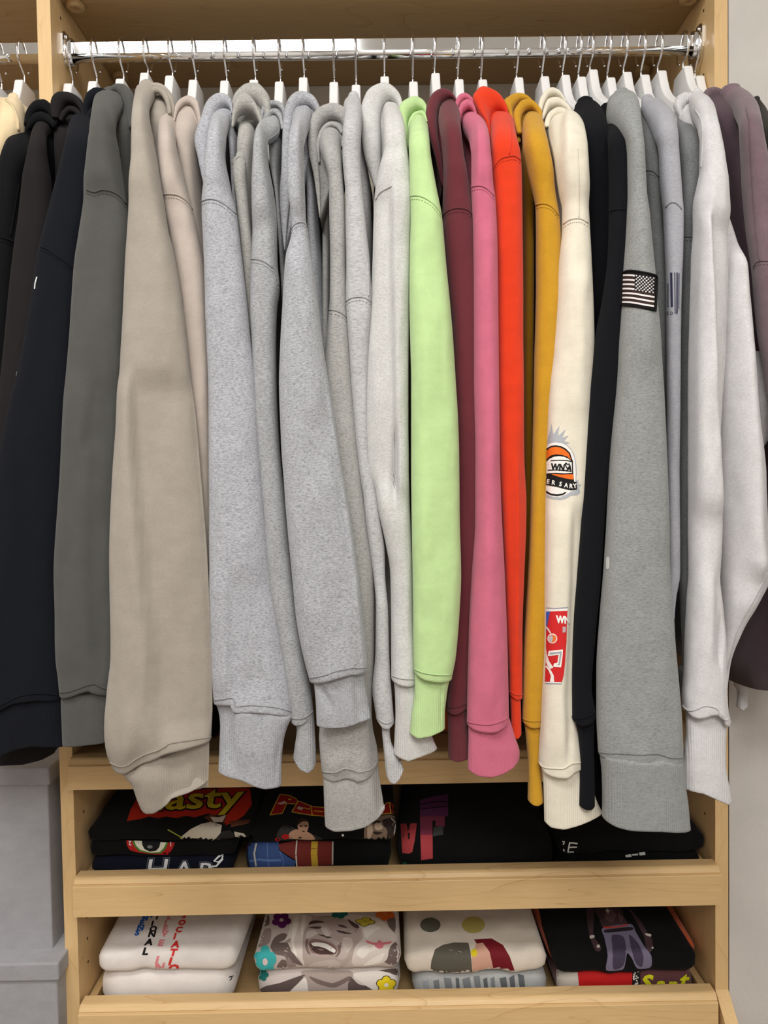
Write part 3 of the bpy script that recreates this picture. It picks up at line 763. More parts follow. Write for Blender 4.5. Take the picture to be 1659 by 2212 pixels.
# 11
garment('g11', 'rolled_hood_grey_hoodie', 'soft grey hoodie with a thick rolled hood and the lowest-hanging cuff', K_H5, (721, 177, hl('soft grey hoodie with the thick rolled hood')),
  [(272, 706, 737), (290, 694, 738), (314, 690, 737), (345, 700, 738), (388, 710, 741), (450, 711, 745), (569, 713, 747), (653, 712, 750), (690, 709, 753), (738, 704, 757), (819, 696, 763), (972, 700, 776), (1056, 704, 786), (1157, 710, 799), (1239, 712, 808), (1400, 708, 808), (1527, 694, 803), (1568, 689, 806), (1612, 692, 814), (1650, 696, 818)], -.158, T=.04,
  line1=[(696, 1670), (721, 1672), (735, 1667), (746, 1663), (763, 1666), (773, 1671), (790, 1668), (804, 1662), (818, 1645)],
  cuff=[(1648, 698, 816), (1690, 699, 821), (1720, 700, 826), (1755, 701, 831), (1770, 702, 832)], cline=[(702, 1783), (722, 1787), (759, 1782), (790, 1774), (817, 1759), (832, 1744)],
  seams=[[(711, 669), (728, 672), (742, 680), (753, 692)]],
  rolls=[([(690, 470), (682, 410), (676, 372), (667, 330), (666, 285), (675, 252), (692, 233), (719, 225), (742, 232), (756, 250), (760, 270), (752, 290)], [(692, 470), (692, 410), (690, 372), (688, 336), (687, 306), (691, 284), (702, 266), (718, 260), (733, 264), (742, 274), (745, 284), (744, 294)], -.06), ([(684, 350), (684, 306), (694, 278), (712, 264), (730, 268), (740, 284)], [(692, 352), (692, 316), (700, 288), (714, 275), (728, 278), (737, 290)], -.068)],
  folds=[('step', [(1540, 798), (1650, 804)], .006, 4), ('ridge', [(1590, 745), (1640, 720)], .003, 26)], cfolds=[('step', [(1650, 804), (1700, 812), (1750, 818)], .005, 6)],
  body=[(300, 684, 716), (340, 684, 714), (400, 686, 714), (500, 690, 716), (700, 690, 716), (1400, 740, 790)], bodyY=-.104, cT=.032)
# 12
garment('g12', 'marled_grey_hoodie', 'marled light grey hoodie with slanting grain and a thin twisted cuff', K_H6, (769, 183, hl('marled light grey hoodie')),
  [(212, 752, 776), (233, 742, 781), (255, 744, 782), (300, 740, 780), (338, 740, 779), (371, 742, 780), (417, 746, 784), (501, 747, 792), (569, 748, 799), (650, 747, 802), (670, 748, 802), (738, 753, 798), (819, 758, 795), (921, 766, 795), (972, 771, 797), (1043, 780, 808), (1073, 785, 814), (1124, 790, 822), (1191, 799, 831), (1240, 806, 832), (1307, 812, 838), (1409, 811, 841), (1496, 804, 847), (1545, 812, 851)], -.168, T=.032,
  line1=[(806, 1540), (826, 1563), (840, 1564), (851, 1556)], cuff=[(1548, 824, 848), (1580, 825, 842), (1602, 827, 845), (1640, 831, 864), (1660, 834, 872)], cline=[(834, 1672), (842, 1684), (852, 1687), (862, 1678), (876, 1652)],
  seams=[[(748, 651), (756, 645), (766, 642), (784, 642), (801, 651)]],
  rolls=[([(736, 318), (738, 304), (746, 294), (758, 289)], 12, -.075)],
  body=[(230, 752, 786), (300, 758, 790), (400, 768, 806), (600, 776, 806), (1400, 790, 830)], cT=.02)
# 13
garment('g13', 'pale_grey_hoodie', 'palest grey hoodie, sleeve creased down the middle, left of the lime one', K_H7, (831, 165, hl('palest grey hoodie left of the lime one')),
  [(222, 832, 858), (240, 827, 864), (277, 827, 874), (321, 829, 879), (360, 820, 885), (400, 812, 889), (434, 808, 889), (552, 805, 886), (636, 801, 884), (721, 795, 883), (819, 790, 882), (921, 789, 882), (1000, 791, 883), (1022, 793, 883), (1050, 808, 884), (1107, 818, 886), (1174, 833, 889), (1239, 843, 892), (1358, 845, 896), (1455, 845, 900)], -.172, T=.04,
  line1=[(843, 1461), (864, 1468), (880, 1470), (905, 1470)], cuff=[(1458, 850, 902), (1500, 853, 908), (1544, 854, 918), (1580, 852, 932), (1604, 850, 944)], cline=[(850, 1626), (868, 1632), (881, 1635), (895, 1630), (920, 1621), (951, 1613)],
  seams=[[(812, 432), (818, 420), (828, 411), (846, 402)]], stitch=False,
  rolls=[([(810, 410), (790, 350), (781, 290), (779, 240), (786, 212), (802, 191), (827, 182), (848, 189), (864, 206), (870, 228), (868, 244)], [(822, 410), (824, 350), (824, 300), (822, 262), (824, 240), (830, 226), (840, 219), (850, 221), (858, 227), (862, 238), (863, 246)], -.05)],
  folds=[('step', [(420, 845), (619, 846), (819, 851), (965, 852), (1060, 853)], -.010, 4), ('ridge', [(930, 853), (1000, 854), (1070, 852)], -.012, 4)],
  body=[(240, 812, 850), (300, 806, 850), (400, 806, 850), (600, 800, 850), (1400, 830, 870)], cT=.03, amp=.003)
# 14
garment('g14', 'lime_hoodie', 'bright lime green hoodie', K_LIME, (893, 176, hl('lime green hoodie')),
  [(242, 894, 920), (256, 885, 920), (277, 882, 925), (338, 884, 931), (380, 885, 938), (419, 886, 945), (467, 887, 954), (552, 885, 962), (636, 884, 970), (738, 886, 979), (819, 888, 984), (955, 888, 991), (1022, 888, 992), (1124, 889, 993), (1239, 891, 996), (1307, 892, 993), (1409, 893, 984), (1450, 894, 976)], -.190, T=.042,
  line1=[(893, 1446), (902, 1451), (914, 1456), (930, 1459), (945, 1461), (975, 1461)], cuff=[(1452, 896, 973), (1500, 895, 965), (1544, 889, 961), (1572, 885, 961)], cline=[(885, 1582), (901, 1588), (928, 1583), (944, 1577), (961, 1572)],
  seams=[[(887, 423), (905, 423), (928, 434), (945, 451), (952, 463)]],
  rolls=[([(880, 322), (873, 282), (861, 240), (871, 220), (891, 211), (911, 215), (922, 230), (924, 252)], [(886, 322), (882, 290), (880, 268), (886, 250), (896, 241), (908, 239), (916, 242), (921, 256)], -.056), ([(881, 316), (880, 276), (888, 250), (903, 240), (917, 242), (924, 262)], [(884, 318), (885, 284), (893, 262), (905, 250), (914, 253), (920, 266)], -.068)],
  folds=[('ridge', [(600, 915), (900, 915), (1300, 920)], .003, 30)], cfolds=[('ridge', [(1460, 952), (1560, 950)], -.001, 3)],
  body=[(250, 892, 924), (400, 900, 940), (1400, 930, 970)], amp=.0026)
# 15
garment('g15', 'maroon_hoodie', 'dark maroon hoodie right of the lime one', K_MAR, (941, 158, hl('maroon hoodie')),
  [(216, 962, 984), (235, 950, 991), (253, 947, 994), (287, 952, 996), (338, 957, 1001), (371, 958, 1007), (418, 957, 1015), (467, 956, 1023), (552, 960, 1028), (636, 968, 1031), (704, 975, 1033), (819, 978, 1034), (989, 980, 1036), (1157, 982, 1034), (1240, 984, 1030), (1341, 980, 1022), (1409, 974, 1018), (1520, 964, 1010)], -.162, T=.036,
  line1=[(962, 1530), (979, 1532), (992, 1529), (1010, 1520)], cuff=[(1524, 966, 1005), (1560, 967, 1009), (1611, 968, 1014)], cline=[(968, 1634), (980, 1638), (990, 1639), (1009, 1634), (1017, 1624)],
  seams=[[(956, 468), (966, 457), (980, 451), (995, 450), (1010, 454), (1022, 467)]],
  rolls=[([(954, 402), (940, 340), (923, 280), (919, 236), (932, 206), (952, 193), (970, 196), (983, 209), (990, 228)], [(960, 400), (954, 345), (947, 295), (945, 256), (950, 232), (960, 217), (972, 211), (981, 214), (986, 228)], -.05)],
  folds=[('step', [(290, 960), (400, 960)], -.006, 5)],
  body=[(235, 948, 975), (300, 948, 976), (420, 955, 985), (1400, 960, 1010)], cT=.022)
# 16
garment('g16', 'rose_hoodie', 'rose pink hoodie between maroon and orange-red ones', K_PINK, (992, 171, hl('rose pink hoodie')),
  [(242, 1006, 1026), (258, 998, 1034), (276, 1000, 1047), (294, 1012, 1055), (338, 1018, 1059), (405, 1018, 1065), (428, 1019, 1069), (501, 1022, 1073), (602, 1023, 1075), (670, 1023, 1076), (819, 1023, 1077), (989, 1026, 1079), (1124, 1026, 1084), (1239, 1019, 1090), (1341, 1013, 1094), (1442, 1010, 1097), (1544, 1008, 1099)], -.176, T=.04,
  line1=[(1007, 1560), (1018, 1564), (1034, 1567), (1052, 1568), (1068, 1566), (1084, 1560), (1100, 1551)], cuff=[(1550, 1011, 1100), (1590, 1012, 1112), (1625, 1011, 1122), (1650, 1010, 1122)], cline=[(1010, 1660), (1030, 1668), (1060, 1669), (1087, 1661), (1106, 1651), (1123, 1634)],
  seams=[[(1018, 404), (1032, 401), (1044, 403), (1056, 411), (1067, 424)]],
  rolls=[([(984, 258), (983, 224), (990, 207), (1002, 202), (1014, 206), (1024, 218), (1029, 236)], [(990, 262), (991, 238), (996, 224), (1004, 217), (1013, 218), (1020, 226), (1026, 240)], -.05), ([(986, 276), (989, 240), (997, 222), (1010, 216), (1022, 224), (1030, 244)], [(992, 282), (996, 256), (1002, 242), (1011, 236), (1020, 239), (1027, 250)], -.06)],
  folds=[('step', [(290, 1027), (400, 1021)], -.006, 5), ('ridge', [(500, 1052), (1000, 1052), (1500, 1050)], .003, 18)],
  body=[(262, 992, 1036), (300, 1000, 1036), (400, 1008, 1040), (600, 1016, 1050), (1400, 1010, 1060)], bodyY=-.104, cT=.03)
# 17
garment('g17', 'orange_red_hoodie', 'vivid orange-red hoodie between the rose and mustard ones', K_RED, (1043, 171.5, hl('orange-red hoodie')),
  [(246, 1072, 1096), (258, 1062, 1106), (270, 1060, 1111), (304, 1060, 1116), (344, 1060, 1125), (418, 1064, 1127), (501, 1069, 1128), (602, 1071, 1129), (819, 1073, 1130), (989, 1076, 1132), (1090, 1082, 1136), (1240, 1090, 1132), (1375, 1096, 1128), (1470, 1100, 1128), (1490, 1100, 1128)], -.165, T=.036,
  line1=[(1098, 1493), (1106, 1499), (1114, 1504), (1128, 1503)], cuff=[(1494, 1102, 1124), (1540, 1103, 1125), (1580, 1104, 1126)], cline=[(1104, 1588), (1116, 1592), (1127, 1582)],
  seams=[[(1062, 374), (1072, 354), (1084, 342), (1098, 338), (1112, 337), (1124, 346)]],
  rolls=[([(1060, 306), (1048, 268), (1030, 236), (1021, 212), (1028, 195), (1040, 190), (1058, 194), (1080, 208), (1095, 230), (1098, 252)], [(1064, 306), (1060, 290), (1058, 276), (1058, 262), (1061, 252), (1066, 246), (1073, 242), (1082, 240), (1092, 243), (1096, 254)], -.052)],
  folds=[('ridge', [(1000, 1110), (1200, 1114), (1400, 1114)], .003, 8)],
  body=[(262, 1056, 1092), (320, 1058, 1096), (1400, 1080, 1120)], cT=.02)
# 18
garment('g18', 'mustard_hoodie', 'mustard yellow hoodie with a ribbed cuff', K_MUST, (1121, 167, hl('mustard yellow hoodie')),
  [(240, 1140, 1166), (256, 1132, 1170), (280, 1128, 1176), (312, 1130, 1181), (371, 1140, 1192), (419, 1152, 1199), (444, 1157, 1204), (467, 1158, 1208), (528, 1159, 1212), (602, 1159, 1212), (720, 1157, 1208), (819, 1154, 1204), (989, 1150, 1196), (1100, 1146, 1190), (1239, 1141, 1186), (1409, 1131, 1182), (1480, 1129, 1178), (1545, 1128, 1172)], -.158, T=.036,
  line1=[(1127, 1553), (1138, 1559), (1150, 1561), (1176, 1560)], cuff=[(1552, 1132, 1171), (1600, 1137, 1169), (1658, 1141, 1168), (1722, 1140, 1173)], cline=[(1139, 1726), (1148, 1731), (1158, 1732), (1174, 1727)],
  seams=[[(1157, 443), (1168, 440), (1180, 441), (1193, 448), (1206, 466)]],
  rolls=[([(1118, 310), (1100, 252), (1086, 224), (1098, 210), (1114, 203), (1132, 204), (1148, 215), (1156, 232)], [(1126, 306), (1112, 262), (1108, 246), (1113, 232), (1122, 221), (1134, 218), (1146, 222), (1154, 234)], -.045), ([(1116, 290), (1109, 250), (1117, 228), (1130, 217), (1146, 216), (1162, 228), (1171, 244), (1169, 264)], [(1128, 290), (1125, 264), (1129, 248), (1138, 238), (1148, 235), (1157, 240), (1163, 250), (1164, 266)], -.056)],
  folds=[('step', [(312, 1134), (400, 1148)], -.006, 5)],
  body=[(262, 1118, 1156), (320, 1122, 1156), (420, 1128, 1164), (600, 1130, 1164), (900, 1130, 1160), (1400, 1128, 1160)], bodyY=-.104, cT=.022)
# 19
garment('g19', 'cream_hoodie', 'cream hoodie with printed emblems down its sleeve', K_CREAM, (1177, 164.5, hl('cream hoodie with printed emblems')),
  [(248, 1202, 1230), (260, 1194, 1240), (278, 1184, 1252), (304, 1188, 1261), (330, 1196, 1264), (371, 1202, 1267), (419, 1210, 1270), (450, 1216, 1271), (488, 1216, 1273), (569, 1208, 1277), (670, 1203, 1280), (771, 1195, 1282), (819, 1189, 1282), (890, 1184, 1280), (972, 1181, 1274), (1056, 1179, 1270), (1107, 1178, 1266), (1239, 1176, 1258), (1375, 1176, 1250), (1476, 1171, 1248), (1560, 1168, 1250), (1611, 1165, 1254), (1640, 1164, 1258)], -.172, T=.04,
  line1=[(1163, 1645), (1171, 1658), (1184, 1662), (1200, 1663), (1218, 1663), (1234, 1653), (1258, 1650)], cuff=[(1644, 1170, 1256), (1680, 1173, 1268), (1722, 1175, 1286), (1762, 1176, 1300)], cline=[(1176, 1774), (1186, 1781), (1212, 1782), (1244, 1774), (1275, 1762), (1302, 1752)],
  seams=[[(1217, 484), (1230, 475), (1242, 472), (1256, 473), (1270, 482)]],
  rolls=[([(1160, 240), (1166, 214), (1178, 196), (1190, 190), (1203, 193), (1213, 202), (1222, 218)], [(1170, 244), (1176, 224), (1185, 211), (1194, 207), (1204, 208), (1212, 213), (1220, 224)], -.035), ([(1168, 256), (1178, 222), (1190, 212), (1206, 212), (1222, 222), (1234, 236), (1240, 254)], [(1174, 260), (1182, 244), (1192, 234), (1206, 232), (1220, 236), (1230, 246), (1236, 258)], -.048), ([(1173, 276), (1182, 248), (1197, 235), (1213, 233), (1226, 240), (1237, 252), (1241, 278)], [(1186, 276), (1190, 262), (1200, 252), (1212, 248), (1224, 252), (1232, 260), (1234, 278)], -.060)],
  folds=[('step', [(270, 1216), (360, 1204), (430, 1212)], -.008, 5), ('step', [(1100, 1226), (1240, 1225), (1375, 1220), (1480, 1213), (1600, 1214)], .006, 5), ('ridge', [(600, 1245), (900, 1240)], .003, 20)],
  body=[(262, 1184, 1226), (320, 1182, 1228), (420, 1190, 1230), (600, 1196, 1240), (1400, 1200, 1240)], bodyY=-.104)
# 20
garment('g20', 'black_sweatshirt', 'plain black sweatshirt with broad shoulder, directly right of the cream hoodie', K_B2, (1222, 161.7, hl('plain black sweatshirt')),
  [(222, 1246, 1282), (235, 1240, 1296), (260, 1244, 1308), (300, 1252, 1316), (400, 1266, 1318), (501, 1272, 1318), (636, 1276, 1312), (738, 1280, 1308), (1000, 1276, 1320), (1300, 1278, 1316), (1500, 1276, 1314), (1600, 1274, 1310)], -.138, T=.03,
  line1=[(1270, 1604), (1320, 1604)], cuff=[(1600, 1278, 1308), (1660, 1280, 1308), (1716, 1280, 1308)], cline=[(1278, 1722), (1310, 1722)], cat='sweatshirt',
  body=[(226, 1240, 1290), (262, 1242, 1300), (320, 1252, 1306), (1400, 1262, 1300)], amp=.0012)
# 21
garment('g21', 'black_crewneck', 'blue-black crewneck whose slim ribbed cuff hangs over the cream one', K_B2, (1256.5, 165.5, hl('blue-black crewneck')),
  [(236, 1296, 1322), (250, 1301, 1338), (275, 1310, 1349), (320, 1315, 1356), (400, 1317, 1360), (452, 1317, 1362), (500, 1316, 1362), (552, 1314, 1360), (653, 1301, 1352), (721, 1288, 1344), (819, 1276, 1336), (989, 1264, 1316), (1073, 1259, 1308), (1239, 1246, 1297), (1375, 1237, 1284), (1476, 1235, 1276), (1515, 1235, 1282), (1538, 1235, 1286)], -.184, T=.034,
  line1=[(1234, 1549), (1250, 1556), (1266, 1552), (1276, 1547), (1287, 1537)], cuff=[(1540, 1242, 1282), (1600, 1252, 1282), (1660, 1253, 1283), (1732, 1251, 1284)], cline=[(1250, 1738), (1260, 1741), (1272, 1742), (1285, 1737)],
  seams=[[(1318, 456), (1330, 453), (1350, 453)]], body=[(238, 1290, 1316), (300, 1300, 1330), (500, 1300, 1336), (1400, 1280, 1320)], cat='sweatshirt', amp=.0012, cT=.02, stitch=False)
# 22
garment('g22', 'flag_patch_sweatshirt', 'mid grey sweatshirt with a flag patch on its upper sleeve', K_G1, (1282, 150, hl('grey sweatshirt with the flag patch')),
  [(206, 1324, 1358), (222, 1312, 1370), (243, 1310, 1379), (262, 1330, 1383), (290, 1350, 1386), (338, 1356, 1390), (418, 1357, 1394), (460, 1355, 1400), (518, 1352, 1406), (589, 1347, 1412), (670, 1343, 1418), (738, 1338, 1423), (819, 1334, 1429), (955, 1322, 1437), (1090, 1314, 1441), (1239, 1304, 1446), (1341, 1296, 1453), (1442, 1290, 1462), (1544, 1290, 1470), (1625, 1294, 1473)], -.200, T=.05,
  line1=[(1294, 1627), (1315, 1630), (1335, 1630), (1386, 1633), (1416, 1631), (1434, 1635), (1450, 1640), (1474, 1640)], cuff=[(1626, 1297, 1472), (1681, 1302, 1476), (1730, 1303, 1483), (1766, 1302, 1488)], cline=[(1301, 1765), (1320, 1770), (1342, 1772), (1379, 1771), (1413, 1772), (1457, 1779), (1489, 1785)],
  body=[(212, 1310, 1352), (240, 1306, 1350), (280, 1318, 1352), (340, 1340, 1360), (600, 1350, 1380), (1400, 1360, 1410)], bodyY=-.104, cat='sweatshirt', sag=22, cT=.06,
  folds=[('ridge', [(300, 1372), (500, 1378), (800, 1384)], .003, 20)])
# 23
garment('g23', 'dark_grey_sweatshirt', 'dark grey sweatshirt squeezed behind the flag-patched sleeve', K_G2, (1320, 167, hl('dark grey sweatshirt behind the flag patch')),
  [(249, 1376, 1390), (262, 1374, 1403), (276, 1376, 1409), (310, 1380, 1415), (340, 1384, 1420), (378, 1386, 1425), (420, 1390, 1428), (498, 1396, 1432), (535, 1400, 1438), (619, 1406, 1441), (819, 1412, 1443), (1000, 1414, 1443), (1300, 1420, 1446), (1500, 1430, 1454)], -.150, T=.03,
  seams=[[(1392, 369), (1402, 368), (1413, 372), (1424, 384)]], body=[(252, 1372, 1400), (400, 1390, 1424), (1400, 1400, 1440)], cat='sweatshirt')
# 24
garment('g24', 'barcode_sweatshirt', 'lilac-grey sweatshirt with a barcode printed on the upper sleeve', K_G3, (1355.5, 155, hl('lilac-grey sweatshirt with the barcode')),
  [(216, 1386, 1412), (228, 1386, 1430), (247, 1394, 1450), (264, 1404, 1459), (290, 1416, 1463), (331, 1425, 1465), (382, 1427, 1468), (436, 1432, 1472), (456, 1435, 1474), (499, 1437, 1474), (535, 1438, 1474), (636, 1440, 1471), (819, 1441, 1469), (1000, 1442, 1468), (1239, 1442, 1468), (1290, 1444, 1460), (1330, 1448, 1456)], -.172, T=.03,
  seams=[[(1439, 448), (1446, 439), (1454, 437), (1464, 441), (1472, 452)]], body=[(222, 1384, 1436), (262, 1392, 1444), (340, 1410, 1446), (600, 1430, 1456), (1400, 1440, 1470)], bodyY=-.104, cat='sweatshirt', stitch=False)
# 25
garment('g25', 'stone_grey_sweatshirt', 'stone grey sweatshirt half hidden left of the ash white one', K_G4, (1394, 161, hl('stone grey half-hidden sweatshirt')),
  [(252, 1462, 1474), (268, 1464, 1488), (298, 1466, 1500), (331, 1468, 1508), (382, 1470, 1513), (440, 1472, 1510), (513, 1472, 1506), (636, 1471, 1502), (819, 1468, 1500), (1000, 1466, 1500), (1239, 1466, 1500), (1375, 1472, 1496), (1442, 1474, 1490), (1490, 1474, 1486)], -.150, T=.03,
  line1=[(1470, 1446), (1490, 1450)], cuff=[(1440, 1466, 1484), (1500, 1470, 1482)], cline=[(1468, 1500), (1484, 1500)],
  seams=[[(1474, 512), (1486, 511), (1500, 514)]], body=[(256, 1460, 1490), (340, 1466, 1500), (1400, 1470, 1500)], cat='sweatshirt')
# 26
garment('g26', 'ash_white_sweatshirt', 'ash white crewneck sweatshirt with a deep fold and ribbed neck, near the right end', K_ICE, (1430.5, 152, hl('ash white crewneck')),
  [(206, 1494, 1518), (216, 1488, 1526), (236, 1492, 1542), (264, 1506, 1549), (306, 1514, 1557), (365, 1514, 1565), (395, 1509, 1569), (442, 1501, 1572), (499, 1501, 1574), (552, 1498, 1576), (670, 1494, 1575), (738, 1492, 1572), (819, 1490, 1566), (921, 1490, 1560), (1040, 1490, 1556), (1107, 1491, 1555), (1239, 1491, 1553), (1307, 1487, 1561), (1375, 1483, 1567), (1476, 1479, 1568), (1520, 1475, 1572), (1542, 1475, 1576)], -.186, T=.044,
  line1=[(1475, 1526), (1482, 1535), (1494, 1538), (1507, 1534), (1520, 1528), (1536, 1529), (1551, 1536), (1554, 1552), (1568, 1559), (1577, 1551)],
  cuff=[(1534, 1482, 1570), (1577, 1483, 1568), (1620, 1478, 1567), (1660, 1475, 1568), (1700, 1475, 1577), (1716, 1476, 1580)], cline=[(1476, 1700), (1511, 1705), (1538, 1717), (1568, 1732), (1581, 1731)],
  seams=[[(1502, 238), (1513, 256), (1518, 282), (1517, 330), (1514, 362)]], stitch=False,
  folds=[('step', [(480, 1520), (570, 1523), (738, 1528), (820, 1532), (921, 1538), (1107, 1549)], .014, 5), ('step', [(1240, 1530), (1350, 1527), (1440, 1524)], .004, 5), ('ridge', [(1340, 1545), (1400, 1543), (1440, 1540)], -.004, 5)],
  body=[(216, 1470, 1512), (236, 1466, 1514), (280, 1488, 1516), (330, 1500, 1520), (420, 1508, 1530), (600, 1500, 1560), (820, 1500, 1570), (1200, 1510, 1560), (1400, 1510, 1550)], bodyY=-.104, cat='sweatshirt', amp=.003)
# 27
garment('g27', 'mauve_velour_sweatshirt', 'mauve velour sweatshirt with ribbed neck at the far right', K_MAUVE, (1486.5, 142, hl('mauve velour sweatshirt')),
  [(198, 1556, 1600), (212, 1566, 1614), (232, 1584, 1633), (256, 1596, 1641), (298, 1601, 1647), (340, 1604, 1654), (400, 1607, 1664), (484, 1615, 1676), (579, 1628, 1692), (704, 1639, 1712), (819, 1656, 1730), (1000, 1680, 1750), (1300, 1700, 1780), (1500, 1710, 1790)], -.160, T=.04,
  seams=[[(1628, 578), (1634, 566), (1644, 563), (1662, 564)], [(1612, 232), (1618, 262), (1622, 330), (1632, 480), (1642, 562)]],
  body=[(196, 1528, 1586), (212, 1524, 1606), (240, 1530, 1624), (300, 1552, 1630), (400, 1572, 1640), (579, 1600, 1650), (819, 1630, 1700), (1100, 1640, 1730), (1380, 1618, 1740), (1460, 1612, 1740)], bodyY=-.104, cat='sweatshirt', ybot=1492, bmat=K_MAUVE_DK[0])
# 28
garment('g28', 'dark_olive_jacket', 'dark olive jacket at the extreme right, behind the mauve velour', K_OLIVE, (1512.5, 163, hl('dark olive jacket, last on the rod')),
  [(218, 1626, 1642), (232, 1636, 1652), (260, 1644, 1664), (300, 1650, 1676), (400, 1664, 1700), (800, 1720, 1790), (1400, 1760, 1840)], -.125, T=.03,
  body=[(218, 1612, 1642), (240, 1616, 1650), (400, 1650, 1690), (1400, 1730, 1800)], bodyY=-.10, cat='jacket')
# extra draped pieces of the ash white sweatshirt
g = GARM['g26']
o1, q1 = loft('body_fold', [(470, 1530, 1572), (552, 1540, 1592), (704, 1540, 1609), (820, 1540, 1619), (921, 1545, 1632), (972, 1546, 1640), (1124, 1550, 1653), (1235, 1552, 1661), (1307, 1555, 1628), (1358, 1558, 1602), (1426, 1560, 1579), (1478, 1562, 1570)], K_ICE[0], g['t'], -.150, .05, shoulder=False, seed=77, amp=.003,
  folds=[('ridge', [(552, 1585), (820, 1596), (1000, 1600), (1124, 1606), (1240, 1616)], .010, 26)])
o2, q2 = loft('body_fold', [(770, 1596, 1650), (820, 1606, 1670), (890, 1620, 1676), (938, 1630, 1664), (972, 1636, 1645)], K_ICE[0], g['t'], -.120, .04, shoulder=False, seed=78, nr=40)
seam('hem_seam', bvh_of(q1), [(1659, 1236), (1626, 1298), (1598, 1350), (1580, 1410), (1570, 1455)], K_ICE[2], o1, .001)
o3, q3 = loft('sleeve', [(1320, 1604, 1617), (1345, 1600, 1617), (1363, 1597, 1616), (1392, 1589, 1609), (1448, 1580, 1609), (1480, 1588, 1612)], K_ICE[0], g['t'], -.045, .03, shoulder=False, seed=79, nr=40)
loft('cuff', [(1474, 1588, 1611), (1500, 1594, 1614), (1520, 1592, 1614)], K_ICE[1], o3, -.044, .026, shoulder=False, seed=80, nr=20, open_end=True, cline=None) if False else loft('cuff', [(1474, 1588, 1611), (1500, 1594, 1614), (1522, 1592, 1614)], K_ICE[1], o3, -.044, .026, shoulder=False, seed=80, nr=20, open_end=True, line1=[(1590, 1526), (1600, 1531), (1614, 1522)])
# ribbed neckbands of the crewneck sweatshirts
def neckband(key, pts, th, mat, Y0=-.03):
    n = 22; P = smooth_poly(pts, n); cl = [at(x, y, Y0-.0006*(x-P[0][0])) for x, y in P]
    vs, fs = tube_v(cl, [th*0.5*(c.y-CAM.y)/F_PX for c in cl], 10)
    part('neckband', vs, fs, mat, GARM[key]['t'])
NB = ('neckband', 'neckband_edge', 'neckband_fold')
hood(GARM['g26']['t'], K_ICE[1], [([(1468, 252), (1456, 230), (1460, 212), (1473, 203), (1486, 202), (1497, 207)], [(1474, 252), (1473, 240), (1478, 232), (1487, 229), (1496, 230), (1504, 236)], -.03)], back=.06, nm=NB)
hood(GARM['g27']['t'], K_MAUVE[1], [([(1511, 216), (1518, 201), (1528, 192), (1542, 189), (1558, 194)], [(1526, 218), (1531, 210), (1540, 206), (1550, 206), (1560, 210)], -.02)], back=.06, nm=NB)
hood(GARM['g22']['t'], K_G1[1], [([(1308, 240), (1312, 220), (1324, 208), (1338, 205)], [(1318, 242), (1322, 230), (1330, 222), (1340, 218)], -.035)], back=.06, nm=NB)
# beige garment and second hanger of the left bay
hanger(41, 172, 'white hanger in the left bay holding the beige garment')
hanger(-9, 186, 'white hanger cut off by the left edge of the photo')
p = HX[-2]
t = thing('beige_jacket', 'beige jacket with piped seam hanging in the left bay', 'jacket', (p.x, Y_ROD, p.z-.03), 'garments hanging on the chrome rod')
sl, q = loft('sleeve', [(211, 16, 40), (222, 4, 48), (245, -8, 53), (275, -20, 50), (300, -26, 42), (348, -34, 24), (500, -60, 5), (900, -100, -30)], K_BEIGE[0], t, -.11, .04, seed=91, folds=[('ridge', [(230, 10), (300, 2), (380, -6)], .006, 6)], amp=.004)
seam('piped_seam', bvh_of(q), [(14, 217), (26, 228), (33, 244), (38, 262), (39, 282)], K_BEIGE[2], sl, .0022)
torso(t, K_BEIGE[0], clamp=None, keys= [(216, 20, 46), (260, 10, 50), (400, -30, 20), (900, -90, -40)])

# ------------------------------------------------------------------ flat prints and patches draped on a surface
def tess(polys, step=7.0):
    """polys in pixels -> triangles no longer than about a step"""
    bm = bmesh.new()
    for pl in polys:
        vs = [bm.verts.new((x, y, 0)) for x, y in pl]
        try: bm.faces.new(vs)
        except ValueError: pass
    bm.normal_update()
    bmesh.ops.triangulate(bm, faces=bm.faces[:])
    for _ in range(5):
        ed = [e for e in bm.edges if e.calc_length() > step]
        if not ed: break
        bmesh.ops.subdivide_edges(bm, edges=ed, cuts=1)
        bmesh.ops.triangulate(bm, faces=bm.faces[:])
    bm.verts.index_update()
    v = [(q.co.x, q.co.y) for q in bm.verts]; f = [[a.index for a in k.verts] for k in bm.faces]
    bm.free(); return v, f
def decal(name, bvh, polys, mat, parent, off=0.0004, step=7.0, raw=None, joined=False):
    if polys and len(polys) > 1 and not joined:      # each printed shape is a part of its own
        return [decal(name, bvh, [q], mat, parent, off, step) for q in polys][0]
    v, f = raw if raw else tess(polys, step)
    out, ok = [], []
    for x, y in v:
        loc, nor = hit(bvh, x, y)
        if loc is None: out.append(Vector((0, 0, 0))); ok.append(False); continue
        d = ray(x, y).normalized()
        if nor.dot(d) > 0: nor = -nor
        out.append(loc+nor*off*0.6-d*off*0.4); ok.append(True)
    fs = []
    for q in f:
        if all(ok[i] for i in q) and max((out[q[0]]-out[q[1]]).length, (out[q[1]]-out[q[2]]).length, (out[q[2]]-out[q[0]]).length) < 0.03: fs.append(q)
    if not fs: return None
    use = sorted({i for q in fs for i in q}); mp = {a: b for b, a in enumerate(use)}
    # wind towards the camera
    res = []
    for q in fs:
        a, b, c = out[q[0]], out[q[1]], out[q[2]]
        n = (b-a).cross(c-a)
        res.append([mp[i] for i in (q if n.dot(a-CAM) < 0 else q[::-1])])
    return part(name, [out[i] for i in use], res, mat, parent)
_FONT = {}
